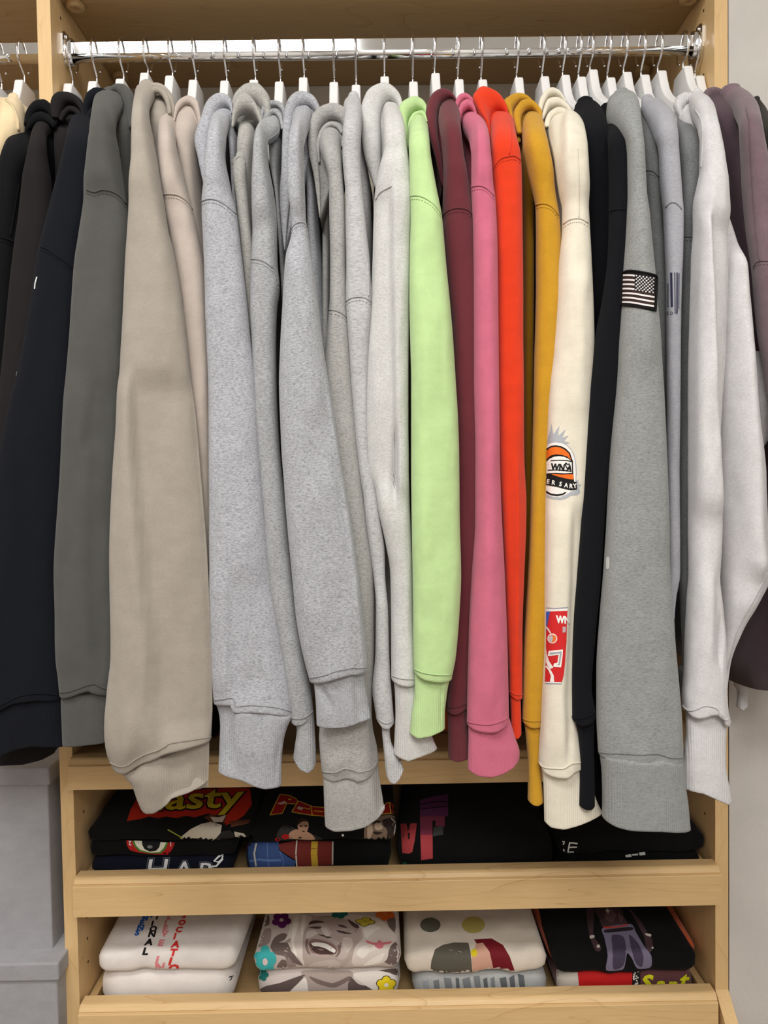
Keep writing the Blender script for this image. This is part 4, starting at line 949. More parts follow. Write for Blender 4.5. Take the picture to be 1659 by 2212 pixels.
def glyphs(txt, bold=0.0):
    k = (txt, bold)
    if k in _FONT: return _FONT[k]
    cu = bpy.data.curves.new('t', 'FONT'); cu.body = txt; cu.size = 1.0; cu.offset = bold; cu.resolution_u = 2
    o = bpy.data.objects.new('t', cu); C.objects.link(o)
    dg = bpy.context.evaluated_depsgraph_get()
    me = bpy.data.meshes.new_from_object(o.evaluated_get(dg))
    vs = [(v.co.x, v.co.y) for v in me.vertices]; fs = [list(p.vertices) for p in me.polygons]
    bpy.data.objects.remove(o); bpy.data.curves.remove(cu); bpy.data.meshes.remove(me)
    _FONT[k] = (vs, fs); return _FONT[k]
def text(name, bvh, txt, org, ax, ay, mat, parent, bold=0.0, off=0.0006, step=6.0):
    """org = baseline start in px, ax = px vector of one em along, ay = px vector of one em up"""
    vs, fs = glyphs(txt, bold)
    bm = bmesh.new()
    bv = [bm.verts.new((org[0]+x*ax[0]+y*ay[0], org[1]+x*ax[1]+y*ay[1], 0)) for x, y in vs]
    for f in fs:
        try: bm.faces.new([bv[i] for i in f])
        except ValueError: pass
    bm.normal_update()
    bmesh.ops.triangulate(bm, faces=bm.faces[:])
    for _ in range(3):
        ed = [e for e in bm.edges if e.calc_length() > step]
        if not ed: break
        bmesh.ops.subdivide_edges(bm, edges=ed, cuts=1); bmesh.ops.triangulate(bm, faces=bm.faces[:])
    bm.verts.index_update()
    raw = ([(q.co.x, q.co.y) for q in bm.verts], [[a.index for a in k.verts] for k in bm.faces]); bm.free()
    return decal(name, bvh, None, mat, parent, off, raw=raw)
def Z(ox, oy, pts, k=2.9625): return [(ox+x/k, oy+y/k) for x, y in pts]
def circle(cx, cy, rx, ry=None, n=20, a0=0, a1=360):
    ry = rx if ry is None else ry
    return [(cx+rx*math.cos(math.radians(a0+(a1-a0)*i/n)), cy+ry*math.sin(math.radians(a0+(a1-a0)*i/n))) for i in range(n if a1-a0 == 360 else n+1)]
def band(pts, w):
    """a px stroke of width w (number or list) along a polyline, as quads"""
    out = []; n = len(pts); L, Rr = [], []
    for i in range(n):
        a = pts[max(0, i-1)]; b = pts[min(n-1, i+1)]
        tx, ty = b[0]-a[0], b[1]-a[1]; l = math.hypot(tx, ty) or 1
        wi = (w[i] if isinstance(w, list) else w)/2
        L.append((pts[i][0]-ty/l*wi, pts[i][1]+tx/l*wi)); Rr.append((pts[i][0]+ty/l*wi, pts[i][1]-tx/l*wi))
    return [L+Rr[::-1]]
_INK = {}
def ink(c, rough=0.75):
    k = tuple(c)
    if k not in _INK:
        _INK[k] = plain('print_ink', rgb(*c), rough, 0, 0.2)
    return _INK[k]

# --- flag patch
g = GARM['g22']; b = g['bvh']
base = [(1347, 589), (1362, 585), (1390, 589), (1415, 596), (1417.5, 600), (1416, 640), (1414.5, 668), (1411, 670.5), (1380, 663), (1346, 659), (1343.5, 655), (1345, 620)]
fp = decal('flag_patch', b, [base], ink((16, 15, 17)), g['sleeve'], .0012, 5)
vs, fs = tube_v(draped(b, smooth_poly(base+[base[0]], 60), .0012), .0012, 6)
part('patch_border', vs, fs, ink((16, 15, 17)), fp) if False else part('patch_border', vs, fs, ink((16, 15, 17)), g['sleeve'])
def fuv(u, v):
    tl, tr, br, bl = (1348, 592.5), (1413.5, 600), (1411, 664.5), (1346, 655)
    bow = -3.0*math.sin(PI*min(1, u*1.1))*(1-u)
    x = (1-v)*((1-u)*tl[0]+u*tr[0])+v*((1-u)*bl[0]+u*br[0]); y = (1-v)*((1-u)*tl[1]+u*tr[1])+v*((1-u)*bl[1]+u*br[1])
    return (x, y+bow)
wh, br_ = [], []
for i in range(13):
    v0, v1 = i/13+.008, (i+1)/13-.008
    u1 = 0.375 if i < 7 else 1.0
    poly = [fuv(u1*k/8, v0) for k in range(9)]+[fuv(u1*k/8, v1) for k in range(8, -1, -1)]
    (wh if i % 2 == 0 else br_).append(poly)
for i in range(9):
    for j in range(6 if i % 2 == 0 else 5):
        u = .375+.625*((j+.5+(0 if i % 2 == 0 else .5))/6.0); v = .538*(i+.5)/9
        cx, cy = fuv(u, v)
        wh.append([(cx+(2.5 if k % 2 == 0 else 1.1)*math.sin(k*PI/5), cy-(2.5 if k % 2 == 0 else 1.1)*math.cos(k*PI/5)) for k in range(10)])
decal('patch_stripe', b, wh[:7], ink((232, 228, 228)), g['sleeve'], .0020, 6)
st = decal('patch_stars', b, wh[7:], ink((232, 228, 228)), g['sleeve'], .0020, 6, joined=True); st['kind'] = 'stuff'
decal('patch_stripe', b, br_, ink((58, 40, 36)), g['sleeve'], .0018, 6)
decal('clear_size_sticker', b, [[(1311, 1203), (1315, 1202), (1317, 1206), (1317, 1225), (1314, 1230), (1310, 1228), (1309, 1208)]], ink((205, 208, 206), .2), g['sleeve'], .0006, 5)
# --- barcode
g = GARM['g24']; b = g['bvh']
bars = [band([(1443.6, 612), (1443.4, 664)], 1.6), band([(1450, 589), (1451.5, 663)], 4.6), band([(1457.2, 588.5), (1458.4, 678)], 1.5), band([(1460.5, 588.5), (1460.8, 678)], 1.3), band([(1463.7, 589), (1463, 678)], 1.6), band([(1466.6, 590), (1466.2, 667)], 1.5)]
decal('barcode_print', b, sum(bars, []), ink((48, 48, 74)), g['sleeve'], .0005, 6)
text('barcode_lettering', b, 'E D', (1440.5, 680), (9, 0), (0, -10), ink((48, 48, 74)), g['sleeve'])
# --- emblems on the cream sleeve
g = GARM['g19']; b = g['bvh']; par = g['sleeve']
S = lambda pts: Z(1099, 820, pts)
GREY, BLK, ORG, WHT = (176, 180, 187), (28, 26, 28), (236, 112, 36), (240, 238, 232)
def dec(nm, polys, c, off, step=6): return decal(nm, b, polys, ink(c), par, off, step)
dec('emblem_print', [S([(246, 410), (250, 380), (256, 350), (262, 340), (274, 282), (284, 344), (290, 346), (324, 294), (316, 352), (322, 356), (364, 318), (344, 366), (350, 370), (384, 356), (352, 392), (390, 404), (366, 412), (396, 440), (420, 480), (432, 540), (436, 600), (430, 640), (444, 642), (446, 668), (464, 672), (450, 690), (458, 722), (440, 738), (396, 742), (370, 760), (330, 770), (280, 764), (240, 752)]),
     ], GREY, .0004)
dec('emblem_print', [S([(243, 420), (270, 406), (300, 402), (340, 408), (372, 424), (398, 452), (416, 490), (424, 530), (428, 590), (426, 650), (438, 652), (436, 708), (396, 718), (362, 740), (330, 752), (290, 752), (243, 736)])], WHT, .0006)
dec('emblem_print', [S([(243, 440), (272, 424), (300, 420), (336, 426), (366, 442), (392, 470), (404, 508), (410, 520), (412, 600), (418, 660), (418, 690), (243, 640)])], BLK, .0008)
dec('emblem_print', [S([(244, 452), (274, 434), (302, 430), (334, 436), (362, 452), (384, 474), (398, 514), (372, 492), (340, 482), (304, 478), (270, 486), (244, 510)]),
     S([(262, 600), (310, 602), (360, 606), (412, 606), (414, 640), (380, 636), (330, 624), (290, 612)])], ORG, .0010)
dec('emblem_print', [S([(244, 526), (262, 508), (290, 494), (320, 490), (352, 494), (380, 506), (402, 526), (404, 596), (360, 600), (300, 596), (244, 606)])], WHT, .0010)
dec('emblem_print', band(S([(270, 520), (320, 516), (370, 518), (404, 526)]), 2.2)+band(S([(252, 580), (310, 578), (360, 582), (402, 588)]), 2.4)+band(S([(244, 604), (290, 600), (340, 604), (412, 600)]), 2.2), BLK, .0012)
text('emblem_lettering', b, 'WN A', (1190.5, 1014.5), (15.6, 1.3), (2.6, -19), ink(BLK), par, .055, .0014)
dec('emblem_print', [S([(358, 536), (364, 530), (372, 534), (377, 542), (384, 534), (390, 540), (388, 554), (374, 576), (362, 556)])], BLK, .0014)
dec('emblem_print', [S([(368, 544), (374, 546), (378, 552), (384, 544), (384, 552), (375, 564), (368, 554)])], WHT, .0016)
dec('emblem_print', [S([(242, 632), (290, 640), (340, 652), (390, 658), (434, 652), (434, 704), (400, 708), (360, 700), (310, 686), (242, 674)])], BLK, .0013)
dec('emblem_print', [S([(242, 690), (280, 700), (330, 714), (370, 722), (350, 738), (310, 746), (270, 740), (242, 726)])], BLK, .0009)
dec('emblem_print', [S([(242, 682), (290, 694), (340, 708), (366, 714), (346, 728), (310, 734), (270, 728), (242, 708)])], WHT, .0012)
for ch, x, y, a in (('E', 246, 664, 6), ('R', 276, 670, 8), ('S', 322, 680, 8), ('A', 354, 688, 6), ('R', 386, 694, 2), ('Y', 412, 694, -6)):
    (px, py), = S([(x, y)]); an = math.radians(a)
    text('emblem_lettering', b, ch, (px, py), (11.5*math.cos(an), 11.5*math.sin(an)), (13*math.sin(an), -13*math.cos(an)), ink(WHT), par, .035, .0018)
# league badge, lower down
S2 = lambda pts: Z(1099, 1240, pts)
RED, BLU = (206, 42, 44), (62, 96, 190)
dec('badge_print', [S2([(240, 214), (300, 217), (380, 210), (378, 236), (240, 240)]), S2([(236, 688), (340, 690), (336, 706), (234, 704)])], (158, 158, 168), .0004)
dec('badge_print', [S2([(240, 222), (300, 225), (378, 219), (374, 236), (240, 240)]), S2([(236, 690), (338, 692), (336, 699), (234, 697)])], WHT, .0006)
dec('badge_print', [S2([(240, 240), (374, 234), (370, 320), (368, 440), (360, 560), (352, 640), (340, 690), (232, 688), (238, 560), (240, 400)])], RED, .0006)
dec('badge_print', [S2([(241, 240), (266, 239), (254, 300), (242, 372)])], BLU, .0008)
dec('badge_print', band(S2([(242, 338), (256, 356), (270, 380)]), [3, 3, 2])+[circle(1099+280/2.9625, 1240+412/2.9625, 10.2, 10.8)]+[S2([(240, 470), (248, 520), (262, 560), (282, 590), (286, 600), (266, 606), (250, 584), (241, 566)])]+band(S2([(241, 588), (262, 612), (280, 650), (278, 690)]), [4, 4.5, 6, 9]), WHT, .0009)
dec('badge_print', [circle(1099+280/2.9625, 1240+412/2.9625, 8.2, 8.8)], (228, 118, 60), .0011)
dec('badge_print', [S2([(256, 404), (280, 388), (284, 414), (276, 436), (262, 428)])], (190, 190, 196), .0013)
dec('badge_print', [S2([(258, 492), (346, 482), (344, 520), (334, 596), (286, 592), (290, 572), (312, 566), (318, 516), (252, 526)])], WHT, .0011)
dec('badge_print', [S2([(268, 502), (338, 494), (336, 520), (326, 582), (306, 582), (318, 574), (326, 508), (264, 516)])], (164, 166, 172), .0013)
dec('badge_print', [S2([(262, 545), (278, 535), (296, 532), (290, 560), (278, 574)])], RED, .0013)
dec('badge_print', [S2([(344, 336), (366, 338), (362, 372), (344, 374)])], (190, 170, 176), .0011)
text('badge_lettering', b, 'WN', (1099+306/2.9625, 1240+310/2.9625), (15.5, 1.0), (0, -21), ink(WHT), par, .06, .0013)
# --- white flecks of print on the dark sleeve edges
for k, pts in (('g3', [(76, 598), (72, 612), (71, 624)]), ('g3', [(46, 730), (44, 740)]), ('g3', [(32, 802), (30, 812)])):
    gg = GARM[k]
    pts = [(x+4, y) for x, y in pts]
    decal('print_edge', gg['bvh'], band(pts, 2.6), ink((226, 226, 226)), gg['sleeve'], .0005, 5)

# ------------------------------------------------------------------ fabric boxes, lower left
M_BOX = fabric('box_cloth', (163, 163, 168), .10, streak=(1, 1, 1), fuzz=.15); M_BOXD = plain('box_gap', rgb(60, 60, 62), .9)
def storage_box(label, xr, ytop, ylid, ybot, Yf, xlid, Yb=.26):
    """xr: right edge px of the body front, xlid: of the lid"""
    pr, pl_ = at(xr, ylid, Yf), at(-120, ylid, Yf)
    zt, zl, zb = zat(ytop, Yf-.004, 60), zat(ylid, Yf-.004, 60), zat(ybot, Yf, 60)
    t = thing('storage_box', label, 'box', ((pr.x+pl_.x)/2, (Yf+Yb)/2, zb), 'grey fabric boxes at the lower left')
    vs, fs = bevel_box(pl_.x, pr.x, Yf, Yb, zb, zt-.004, .0025); part('box_body', vs, fs, M_BOX, t, False)
    lr = at(xlid, ylid, Yf-.004).x
    vs, fs = bevel_box(pl_.x-.004, lr, Yf-.004, Yb+.004, zl, zt, .0025); part('box_lid', vs, fs, M_BOX, t, False)
    return t
storage_box('upper grey fabric storage box with a lid, below the black cuffs', 103, 1660, 1698, 2079, .0, 107)
storage_box('lower grey fabric storage box under the other one', 123, 2082, 2121, 2420, -.03, 127)

# seams on the shoulders
for k, pts in (('g19', [(1247, 320), (1250, 390), (1250, 470)]), ('g17', [(1100, 262), (1104, 290), (1100, 334)]), ('g8', [(527, 250), (531, 290), (528, 336)]),
               ('g21', [(1296, 262), (1304, 300), (1306, 380)]), ('g1', [(40, 400), (32, 450), (22, 510)]), ('g12', [(794, 570), (796, 640)]), ('g5', [(346, 226), (352, 280)])):
    gg = GARM[k]; seam('shoulder_seam', gg['bvh'], pts, gg['sleeve'].data.materials[0], gg['sleeve'], .0009)
# ------------------------------------------------------------------ folded shirts in the pull-out drawers
T_BLACK = fabric('black_cotton', (13, 13, 14), sheen=.02, fuzz=.2); T_NAVY = fabric('navy_cotton', (18, 20, 36), sheen=.02, fuzz=.2); T_WHITE = fabric('white_cotton', (236, 230, 226), .03, fuzz=.2)
T_CREAM = fabric('cream_cotton', (222, 212, 198), .04, fuzz=.2); T_PHOTO = fabric('pale_print_cotton', (214, 204, 200), .05, fuzz=.15)
T_GREY = fabric('grey_print_cotton', (176, 178, 178), .15, fuzz=.2); T_ORANGE = fabric('orange_cotton', (196, 82, 30), .06, fuzz=.2); T_PLUM = fabric('plum_cotton', (94, 56, 58), .05, fuzz=.2)
T_SHADOW = fabric('dark_brown_cotton', (62, 44, 34), .05, fuzz=.2)
SEED = [0]
def shirt(label, mat, xl, xr, yT, yB, Yf, Yb=.250, skl=0.0, skr=0.0, z0=None, z1=None, wr=.0022, name='folded_shirt', slope=0.012, rows=None, group='folded shirts in the drawers', cat='shirt'):
    """a shirt folded to a flat pad: px edges of its rounded front fold at the plane Yf"""
    SEED[0] += 1; sd = SEED[0]
    xm = (xl+xr)/2; ym = (yT+yB)/2
    XL, XR = at(xl, ym, Yf).x, at(xr, ym, Yf).x
    zt = zat(yT, Yf+.004, xm) if z1 is None else z1
    zb = zat(yB, Yf, xm) if z0 is None else z0
    h = zt-zb; r = h/2
    prof = []
    for i in range(14): prof.append((1-i/13.0, 0, 0))           # bottom, back to front
    for i in range(1, 12): prof.append((0, -PI/2+PI*i/12, 1))     # rounded nose
    for i in range(20): prof.append((i/19.0, 0, 2))             # top, front to back
    nc, m = 46, len(prof); verts, faces = [], []
    for c in range(nc):
        s = c/(nc-1); e = min(s, 1-s)*(XR-XL)
        er = min(1.0, math.sqrt(max(0.0, 1-(1-min(1, e/(r*1.1+1e-4)))**2)))*0.97+0.03
        for a, b, k in prof:
            rr = r*er
            if k == 1: cb_, sb_ = math.cos(b), math.sin(b); y = Yf+r-rr*abs(cb_)**.6; z = zb+r+rr*math.copysign(abs(sb_)**.75, sb_); f = 0
            else:
                y = Yf+r+(Yb-Yf-r)*a; f = a
                z = zb+r+(rr if k == 2 else -rr)+(slope*a if k == 2 else 0)
            X = XL+(XR-XL)*s; X += f*(skl*(1-s)+skr*s)
            if k:
                w = wr*noise.noise(Vector((X*22, y*16, sd*5.1)))+wr*.5*noise.noise(Vector((X*50, y*40, sd*2.3)))
                z += w*er; y += (w*.8 if k == 1 else 0)
            verts.append(Vector((X, y, z)))
    for c in range(nc-1):
        for j in range(m):
            faces.append([c*m+j, c*m+(j+1) % m, (c+1)*m+(j+1) % m, (c+1)*m+j][::-1])
    faces.append([j for j in range(m)]); faces.append([(nc-1)*m+j for j in range(m-1, -1, -1)])
    t = thing(name, label, cat, ((XL+XR)/2, (Yf+Yb)/2, zb), group)
    o = part('folded_cloth', verts, faces, mat, t)
    return dict(t=t, o=o, geo=(verts, faces), bvh=bvh_of((verts, faces)), zt=zt)
TR2, TR3 = Z2B+.0145, Z3B+.0145
B1 = lambda pts: Z(0, 1580, pts); B2 = lambda pts: Z(540, 1580, pts); B3 = lambda pts: Z(1099, 1580, pts)
L1 = lambda pts: Z(0, 1892, pts); L2 = lambda pts: Z(500, 1892, pts, 4.1475); L3 = lambda pts: Z(850, 1892, pts, 4.1475); L4 = lambda pts: Z(1150, 1892, pts, 3.2593)
def soft(q, n=4):
    m = len(q); out = []
    for i in range(m):
        p0, p1, p2, p3 = q[i-1], q[i], q[(i+1) % m], q[(i+2) % m]
        for k in range(n):
            u = k/n
            out.append(tuple((2*u**3-3*u*u+1)*p1[a]+(u**3-2*u*u+u)*(p2[a]-p0[a])*.38+(-2*u**3+3*u*u)*p2[a]+(u**3-u*u)*(p3[a]-p1[a])*.38 for a in (0, 1)))
    return out
SOFT = {'printed_portrait', 'printed_hair', 'printed_figure', 'printed_face', 'printed_boxer'}
def pr(s, nm, polys, c, off=.0004, step=8):
    if nm in SOFT: polys = [soft(q) for q in polys]
    return decal(nm, s['bvh'], polys, ink(c), s['o'], off, step)
# upper drawer, first stack
zA, zB = zat(1848, .03, 360), zat(1816, .025, 360)
s = shirt('navy folded shirt with big white letters, bottom of the left black stack', T_NAVY, 186, 500, 1848, 1890, .030, z0=TR2, z1=zA-.0005)
for col, bo, off in (((92, 96, 104), .06, .0005), ((18, 20, 30), .035, .0007), ((226, 226, 228), .005, .0009)):
    text('printed_lettering', s['bvh'], 'H', (311, 1899), (70, -2), (10, -62), ink(col), s['o'], bo, off)
    text('printed_lettering', s['bvh'], 'A', (372, 1900), (66, -2), (8, -56), ink(col), s['o'], bo, off)
    text('printed_lettering', s['bvh'], 'R', (424, 1900), (62, -3), (8, -52), ink(col), s['o'], bo, off)
pr(s, 'printed_lettering', band(B1([(1350, 865), (1385, 860), (1420, 820), (1425, 790), (1400, 800), (1370, 830), (1400, 835), (1425, 815)]), 4), (232, 232, 232), .0012)
s = shirt('black folded shirt with a printed eye, middle of the left black stack', T_BLACK, 188, 512, 1817, 1848, .026, z0=zA+.0005, z1=zB-.0005)
pr(s, 'printed_eye', [B1([(808, 698), (1120, 712), (1104, 750), (1080, 788), (1010, 788), (940, 782), (870, 772), (830, 758), (814, 730)])], (176, 30, 32), .0004)
pr(s, 'printed_eye', [B1([(846, 700), (1078, 711), (1060, 750), (1030, 780), (960, 780), (890, 766), (860, 735)])], (70, 130, 50), .0006)
pr(s, 'printed_eye', [B1([(858, 700), (1066, 711), (1046, 748), (1020, 772), (960, 774), (900, 758), (872, 730)])], (226, 224, 205), .0008)
pr(s, 'printed_eye', [B1([(908, 702), (1028, 708), (1020, 740), (1000, 762), (960, 768), (926, 752), (912, 728)])], (20, 20, 22), .0010)
pr(s, 'printed_eye', [circle(324, 1829, 6, 3.5)], (120, 122, 124), .0012)
text('printed_numeral', s['bvh'], '1', (372, 1819), (-13, 0), (0, 13), ink((235, 225, 220)), s['o'], .02, .0008)
text('printed_numeral', s['bvh'], '2', (284, 1817), (-13, 0), (1, 13), ink((235, 225, 220)), s['o'], .02, .0008)
s = shirt('black folded shirt with yellow letters on red, top of the left black stack', T_BLACK, 184, 546, 1781, 1817, .022, z0=zB+.0005, skl=.012, skr=-.006, slope=.03, wr=.003)
pr(s, 'printed_graphic', [B1([(812, 575), (836, 500), (882, 420), (950, 430), (1100, 400), (1280, 372), (1460, 362), (1600, 365), (1612, 470), (1560, 540), (1500, 580), (1440, 602), (1422, 560), (1335, 525), (1245, 550), (1190, 540), (1130, 555), (1062, 545), (1012, 556), (952, 545), (906, 560)])], (182, 44, 26), .0004)
text('printed_lettering', s['bvh'], 'nasty', (303, 1752), (104, -4), (12, -68), ink((24, 16, 10)), s['o'], .05, .0007)
text('printed_lettering', s['bvh'], 'nasty', (303, 1751), (104, -4), (12, -68), ink((206, 186, 40)), s['o'], .018, .0010)
pr(s, 'printed_graphic', [B1([(1150, 680), (1220, 625), (1290, 592), (1350, 580), (1420, 600), (1405, 690), (1390, 742), (1320, 742), (1240, 738), (1200, 715)]), B1([(1500, 640), (1560, 652), (1592, 690), (1596, 740), (1570, 766), (1500, 764)])], (196, 188, 172), .0006)
pr(s, 'printed_graphic', [B1([(1376, 690), (1420, 640), (1470, 632), (1504, 660), (1500, 770), (1440, 752), (1390, 742)])], (38, 36, 35), .0008)
pr(s, 'printed_graphic', [B1([(1306, 552), (1345, 532), (1450, 540), (1435, 588), (1345, 580)]), B1([(1470, 575), (1600, 565), (1590, 590), (1480, 612)])], (92, 52, 36), .0007)
pr(s, 'printed_graphic', [B1([(1345, 548), (1400, 552), (1448, 536), (1425, 580), (1370, 585)])], (205, 196, 180), .0009)
pr(s, 'printed_graphic', band(B1([(1074, 628), (1110, 648), (1150, 670), (1190, 708), (1230, 730)]), 2.4), (150, 160, 50), .0008)
# upper drawer, second stack
zB = zat(1817, .026, 690)
s = shirt('folded dark shirt with blue denim and red stripe print, under the boxer shirt', T_BLACK, 522, 846, 1818, 1888, .028, z0=TR2, z1=zB-.0005)
pr(s, 'printed_graphic', [B2([(-40, 720), (60, 708), (185, 706), (186, 760), (240, 800), (292, 830), (286, 872), (-30, 868)])], (52, 74, 122), .0005)
pr(s, 'printed_graphic', [B2([(180, 722), (300, 697), (530, 706), (536, 852), (420, 862), (302, 868), (292, 822), (240, 790), (190, 758)])], (108, 38, 32), .0006)
pr(s, 'printed_graphic', band(B2([(300, 697), (294, 780), (300, 866)]), 3)+band(B2([(530, 706), (528, 852)]), 3)+band(B2([(42, 716), (28, 780), (40, 862)]), 3.5), (186, 182, 172), .0008)
pr(s, 'printed_graphic', band(B2([(414, 704), (410, 780), (416, 862)]), 14), (186, 152, 48), .0008)
pr(s, 'printed_graphic', band(B2([(110, 712), (112, 780), (120, 862)]), 1.8)+band(B2([(190, 765), (212, 820), (214, 864)]), 1.8)+band(B2([(0, 830), (60, 818), (120, 826), (200, 822)]), 5), (84, 112, 160), .0008)
s = shirt('black folded shirt with a boxer and red arched letters', T_BLACK, 540, 856, 1784, 1817, .022, z0=zB+.0005, skl=.010, skr=-.004, slope=.03)
P1 = B2([(128, 536), (160, 470), (192, 404), (250, 410), (292, 430), (306, 446), (296, 466), (262, 464), (236, 462), (206, 526)]); E1 = B2([(268, 516), (290, 480), (312, 446), (350, 462), (400, 482), (500, 490), (500, 546), (400, 538), (330, 528)])
I1 = B2([(838, 530), (862, 470), (880, 456), (926, 460), (932, 532), (900, 526)])
pr(s, 'printed_lettering', [P1, E1, I1], (158, 30, 26), .0005)
pr(s, 'printed_lettering', sum([band(q+[q[0]], 1.8) for q in (P1, E1, I1)], [])+band(B2([(392, 484), (398, 536)]), 2.2)+band(B2([(892, 460), (902, 528)]), 2.2)+band(B2([(344, 490), (380, 500), (384, 490)]), 2)+band(B2([(410, 510), (470, 515)]), 2)+[B2([(242, 432), (262, 430), (266, 440), (246, 442)])], (214, 180, 50), .0007)
pr(s, 'printed_lettering', [B2([(172, 462), (222, 446), (238, 460), (200, 470)]), B2([(310, 480), (344, 490), (330, 506), (300, 494)])], (214, 190, 180), .0006)
SK = (176, 138, 112)
pr(s, 'printed_boxer', [B2([(470, 690), (330, 640), (240, 600), (200, 610), (180, 690)])], (48, 45, 44), .0004)
pr(s, 'printed_boxer', [B2([(246, 664), (262, 640), (300, 626), (330, 648), (362, 640), (398, 660), (414, 690), (330, 690), (250, 684)]), B2([(304, 606), (308, 580), (330, 566), (360, 568), (374, 588), (374, 616), (360, 648), (334, 656), (312, 634)])], SK, .0006)
pr(s, 'printed_boxer', [B2([(304, 600), (308, 572), (332, 558), (362, 562), (376, 584), (362, 578), (334, 580)]), B2([(318, 606), (334, 604), (334, 610), (320, 612)]), B2([(348, 604), (366, 602), (364, 610), (350, 610)]), B2([(330, 636), (352, 636), (344, 644)])], (52, 36, 28), .0009)
pr(s, 'printed_boxer', [circle(617, 1807, 9, 5.5), circle(600, 1813, 6, 4)], (160, 26, 26), .0007)
pr(s, 'printed_boxer', [circle(740.5, 1804, 2.6)], (240, 240, 240), .0007)
pr(s, 'printed_face', [B2([(742, 572), (790, 552), (850, 538), (906, 536), (934, 556), (932, 620), (918, 706), (740, 712)])], (128, 108, 92), .0005)
pr(s, 'printed_face', [B2([(846, 570), (934, 556), (930, 640), (918, 706), (870, 706), (880, 640)]), B2([(770, 572), (832, 574), (828, 590), (776, 590)]), B2([(790, 640), (850, 646), (820, 660), (796, 656)])], (50, 40, 36), .0007)
pr(s, 'printed_face', [B2([(800, 590), (836, 585), (850, 620), (820, 632), (798, 622)]), B2([(752, 600), (780, 598), (786, 640), (770, 680), (752, 700)]), B2([(800, 680), (840, 684), (836, 702), (800, 704)])], (186, 164, 144), .0008)
pr(s, 'printed_face', band(B2([(905, 560), (930, 590), (922, 650), (930, 714)]), 2), (200, 200, 198), .0009)
# upper drawer, third and fourth stacks
s = shirt('black folded hoodie with a fading red and purple print, right of the boxer shirt', T_BLACK, 858, 1206, 1800, 1892, .022, z0=TR2, skl=.014, skr=-.004, slope=.035, wr=.004)
pr(s, 'printed_lettering', [B2([(964, 592), (1002, 590), (1012, 642), (1028, 590), (1068, 588), (1056, 690), (1040, 770), (1018, 782), (976, 778), (970, 690)])], (176, 66, 70), .0005)
pr(s, 'printed_lettering', [B2([(1012, 650), (1024, 650), (1022, 690), (1012, 690)])], (24, 20, 22), .0008)
F = [(1088, 432), (1268, 400), (1268, 540), (1244, 546), (1246, 610), (1186, 606), (1190, 570), (1168, 570), (1170, 812), (1096, 824), (1090, 600)]
pr(s, 'printed_lettering', [B2([(1088, 440), (1180, 415), (1268, 402), (1268, 540), (1168, 545), (1088, 545)])], (92, 46, 84), .0005)
pr(s, 'printed_lettering', [B2([(1088, 545), (1168, 545), (1268, 540), (1246, 548), (1246, 610), (1186, 606), (1188, 572), (1168, 572), (1168, 660), (1090, 665)])], (126, 54, 76), .0006)
pr(s, 'printed_lettering', [B2([(1090, 665), (1168, 660), (1170, 812), (1096, 824)])], (176, 66, 74), .0006)
pr(s, 'printed_lettering', band(B2([(1090, 470), (1180, 452), (1262, 450)]), 2)+band(B2([(1094, 500), (1200, 486), (1266, 480)]), 1.6), (20, 16, 20), .0009)
pr(s, 'printed_lettering', [B2([(1176, 612), (1236, 606), (1236, 662), (1170, 672)])], (66, 66, 68), .0007)
pr(s, 'printed_mark', [B2([(956, 826), (974, 830), (970, 868), (952, 868)])], (176, 190, 200), .0006)
pr(s, 'printed_mark', [B2([(978, 836), (1004, 838), (1004, 866), (976, 866)])], (40, 92, 66), .0006)
zB = zat(1842, .03, 1370)
s = shirt('lower black folded shirt with three short white dashes', T_BLACK, 1206, 1522, 1846, 1892, .028, z0=TR2, z1=zB-.0005)
pr(s, 'printed_dash', [B3([(745, 792), (782, 786), (786, 802), (750, 806)]), B3([(788, 786), (826, 782), (828, 792), (790, 796)]), B3([(832, 776), (872, 772), (874, 790), (838, 794)])], (206, 206, 204), .0006)
pr(s, 'printed_dash', [B3([(300, 824), (312, 826), (308, 836), (296, 832)]), B3([(334, 832), (372, 836), (384, 850), (344, 848)])], (120, 120, 120), .0006)
s = shirt('upper black folded shirt with hand-drawn white letters, right end of the drawer', T_BLACK, 1204, 1530, 1802, 1846, .024, z0=zB+.0005, skr=-.012, skl=.01, slope=.035, wr=.0035)
pr(s, 'printed_lettering', band(B3([(390, 712), (384, 740), (378, 772)]), 3)+band(B3([(386, 712), (414, 714), (440, 718)]), 2.8)+band(B3([(384, 742), (410, 740), (436, 740)]), 2.8)+band(B3([(376, 772), (396, 770), (416, 770)]), 2.8)+band(B3([(344, 704), (356, 706), (352, 718), (346, 724)]), 2.6)+band(B3([(350, 752), (356, 766)]), 2.6), (222, 222, 220), .0006)
# folded things on the counter board, seen between the cuffs
cb = Z1T+.0004
shirt('orange folded garment on the counter behind the lime cuff', T_ORANGE, 912, 990, 1570, 1600, .06, z0=cb, z1=cb+.035, name='folded_garment', group='folded garments on the counter')
shirt('black folded garment on the counter behind the rose cuff', T_BLACK, 1040, 1290, 1570, 1600, .06, z0=cb, z1=cb+.040, name='folded_garment', group='folded garments on the counter')
shirt('dark folded garment at left on the counter, behind the charcoal cuff', T_BLACK, 160, 470, 1570, 1600, .06, z0=cb, z1=cb+.022, name='folded_garment', group='folded garments on the counter')

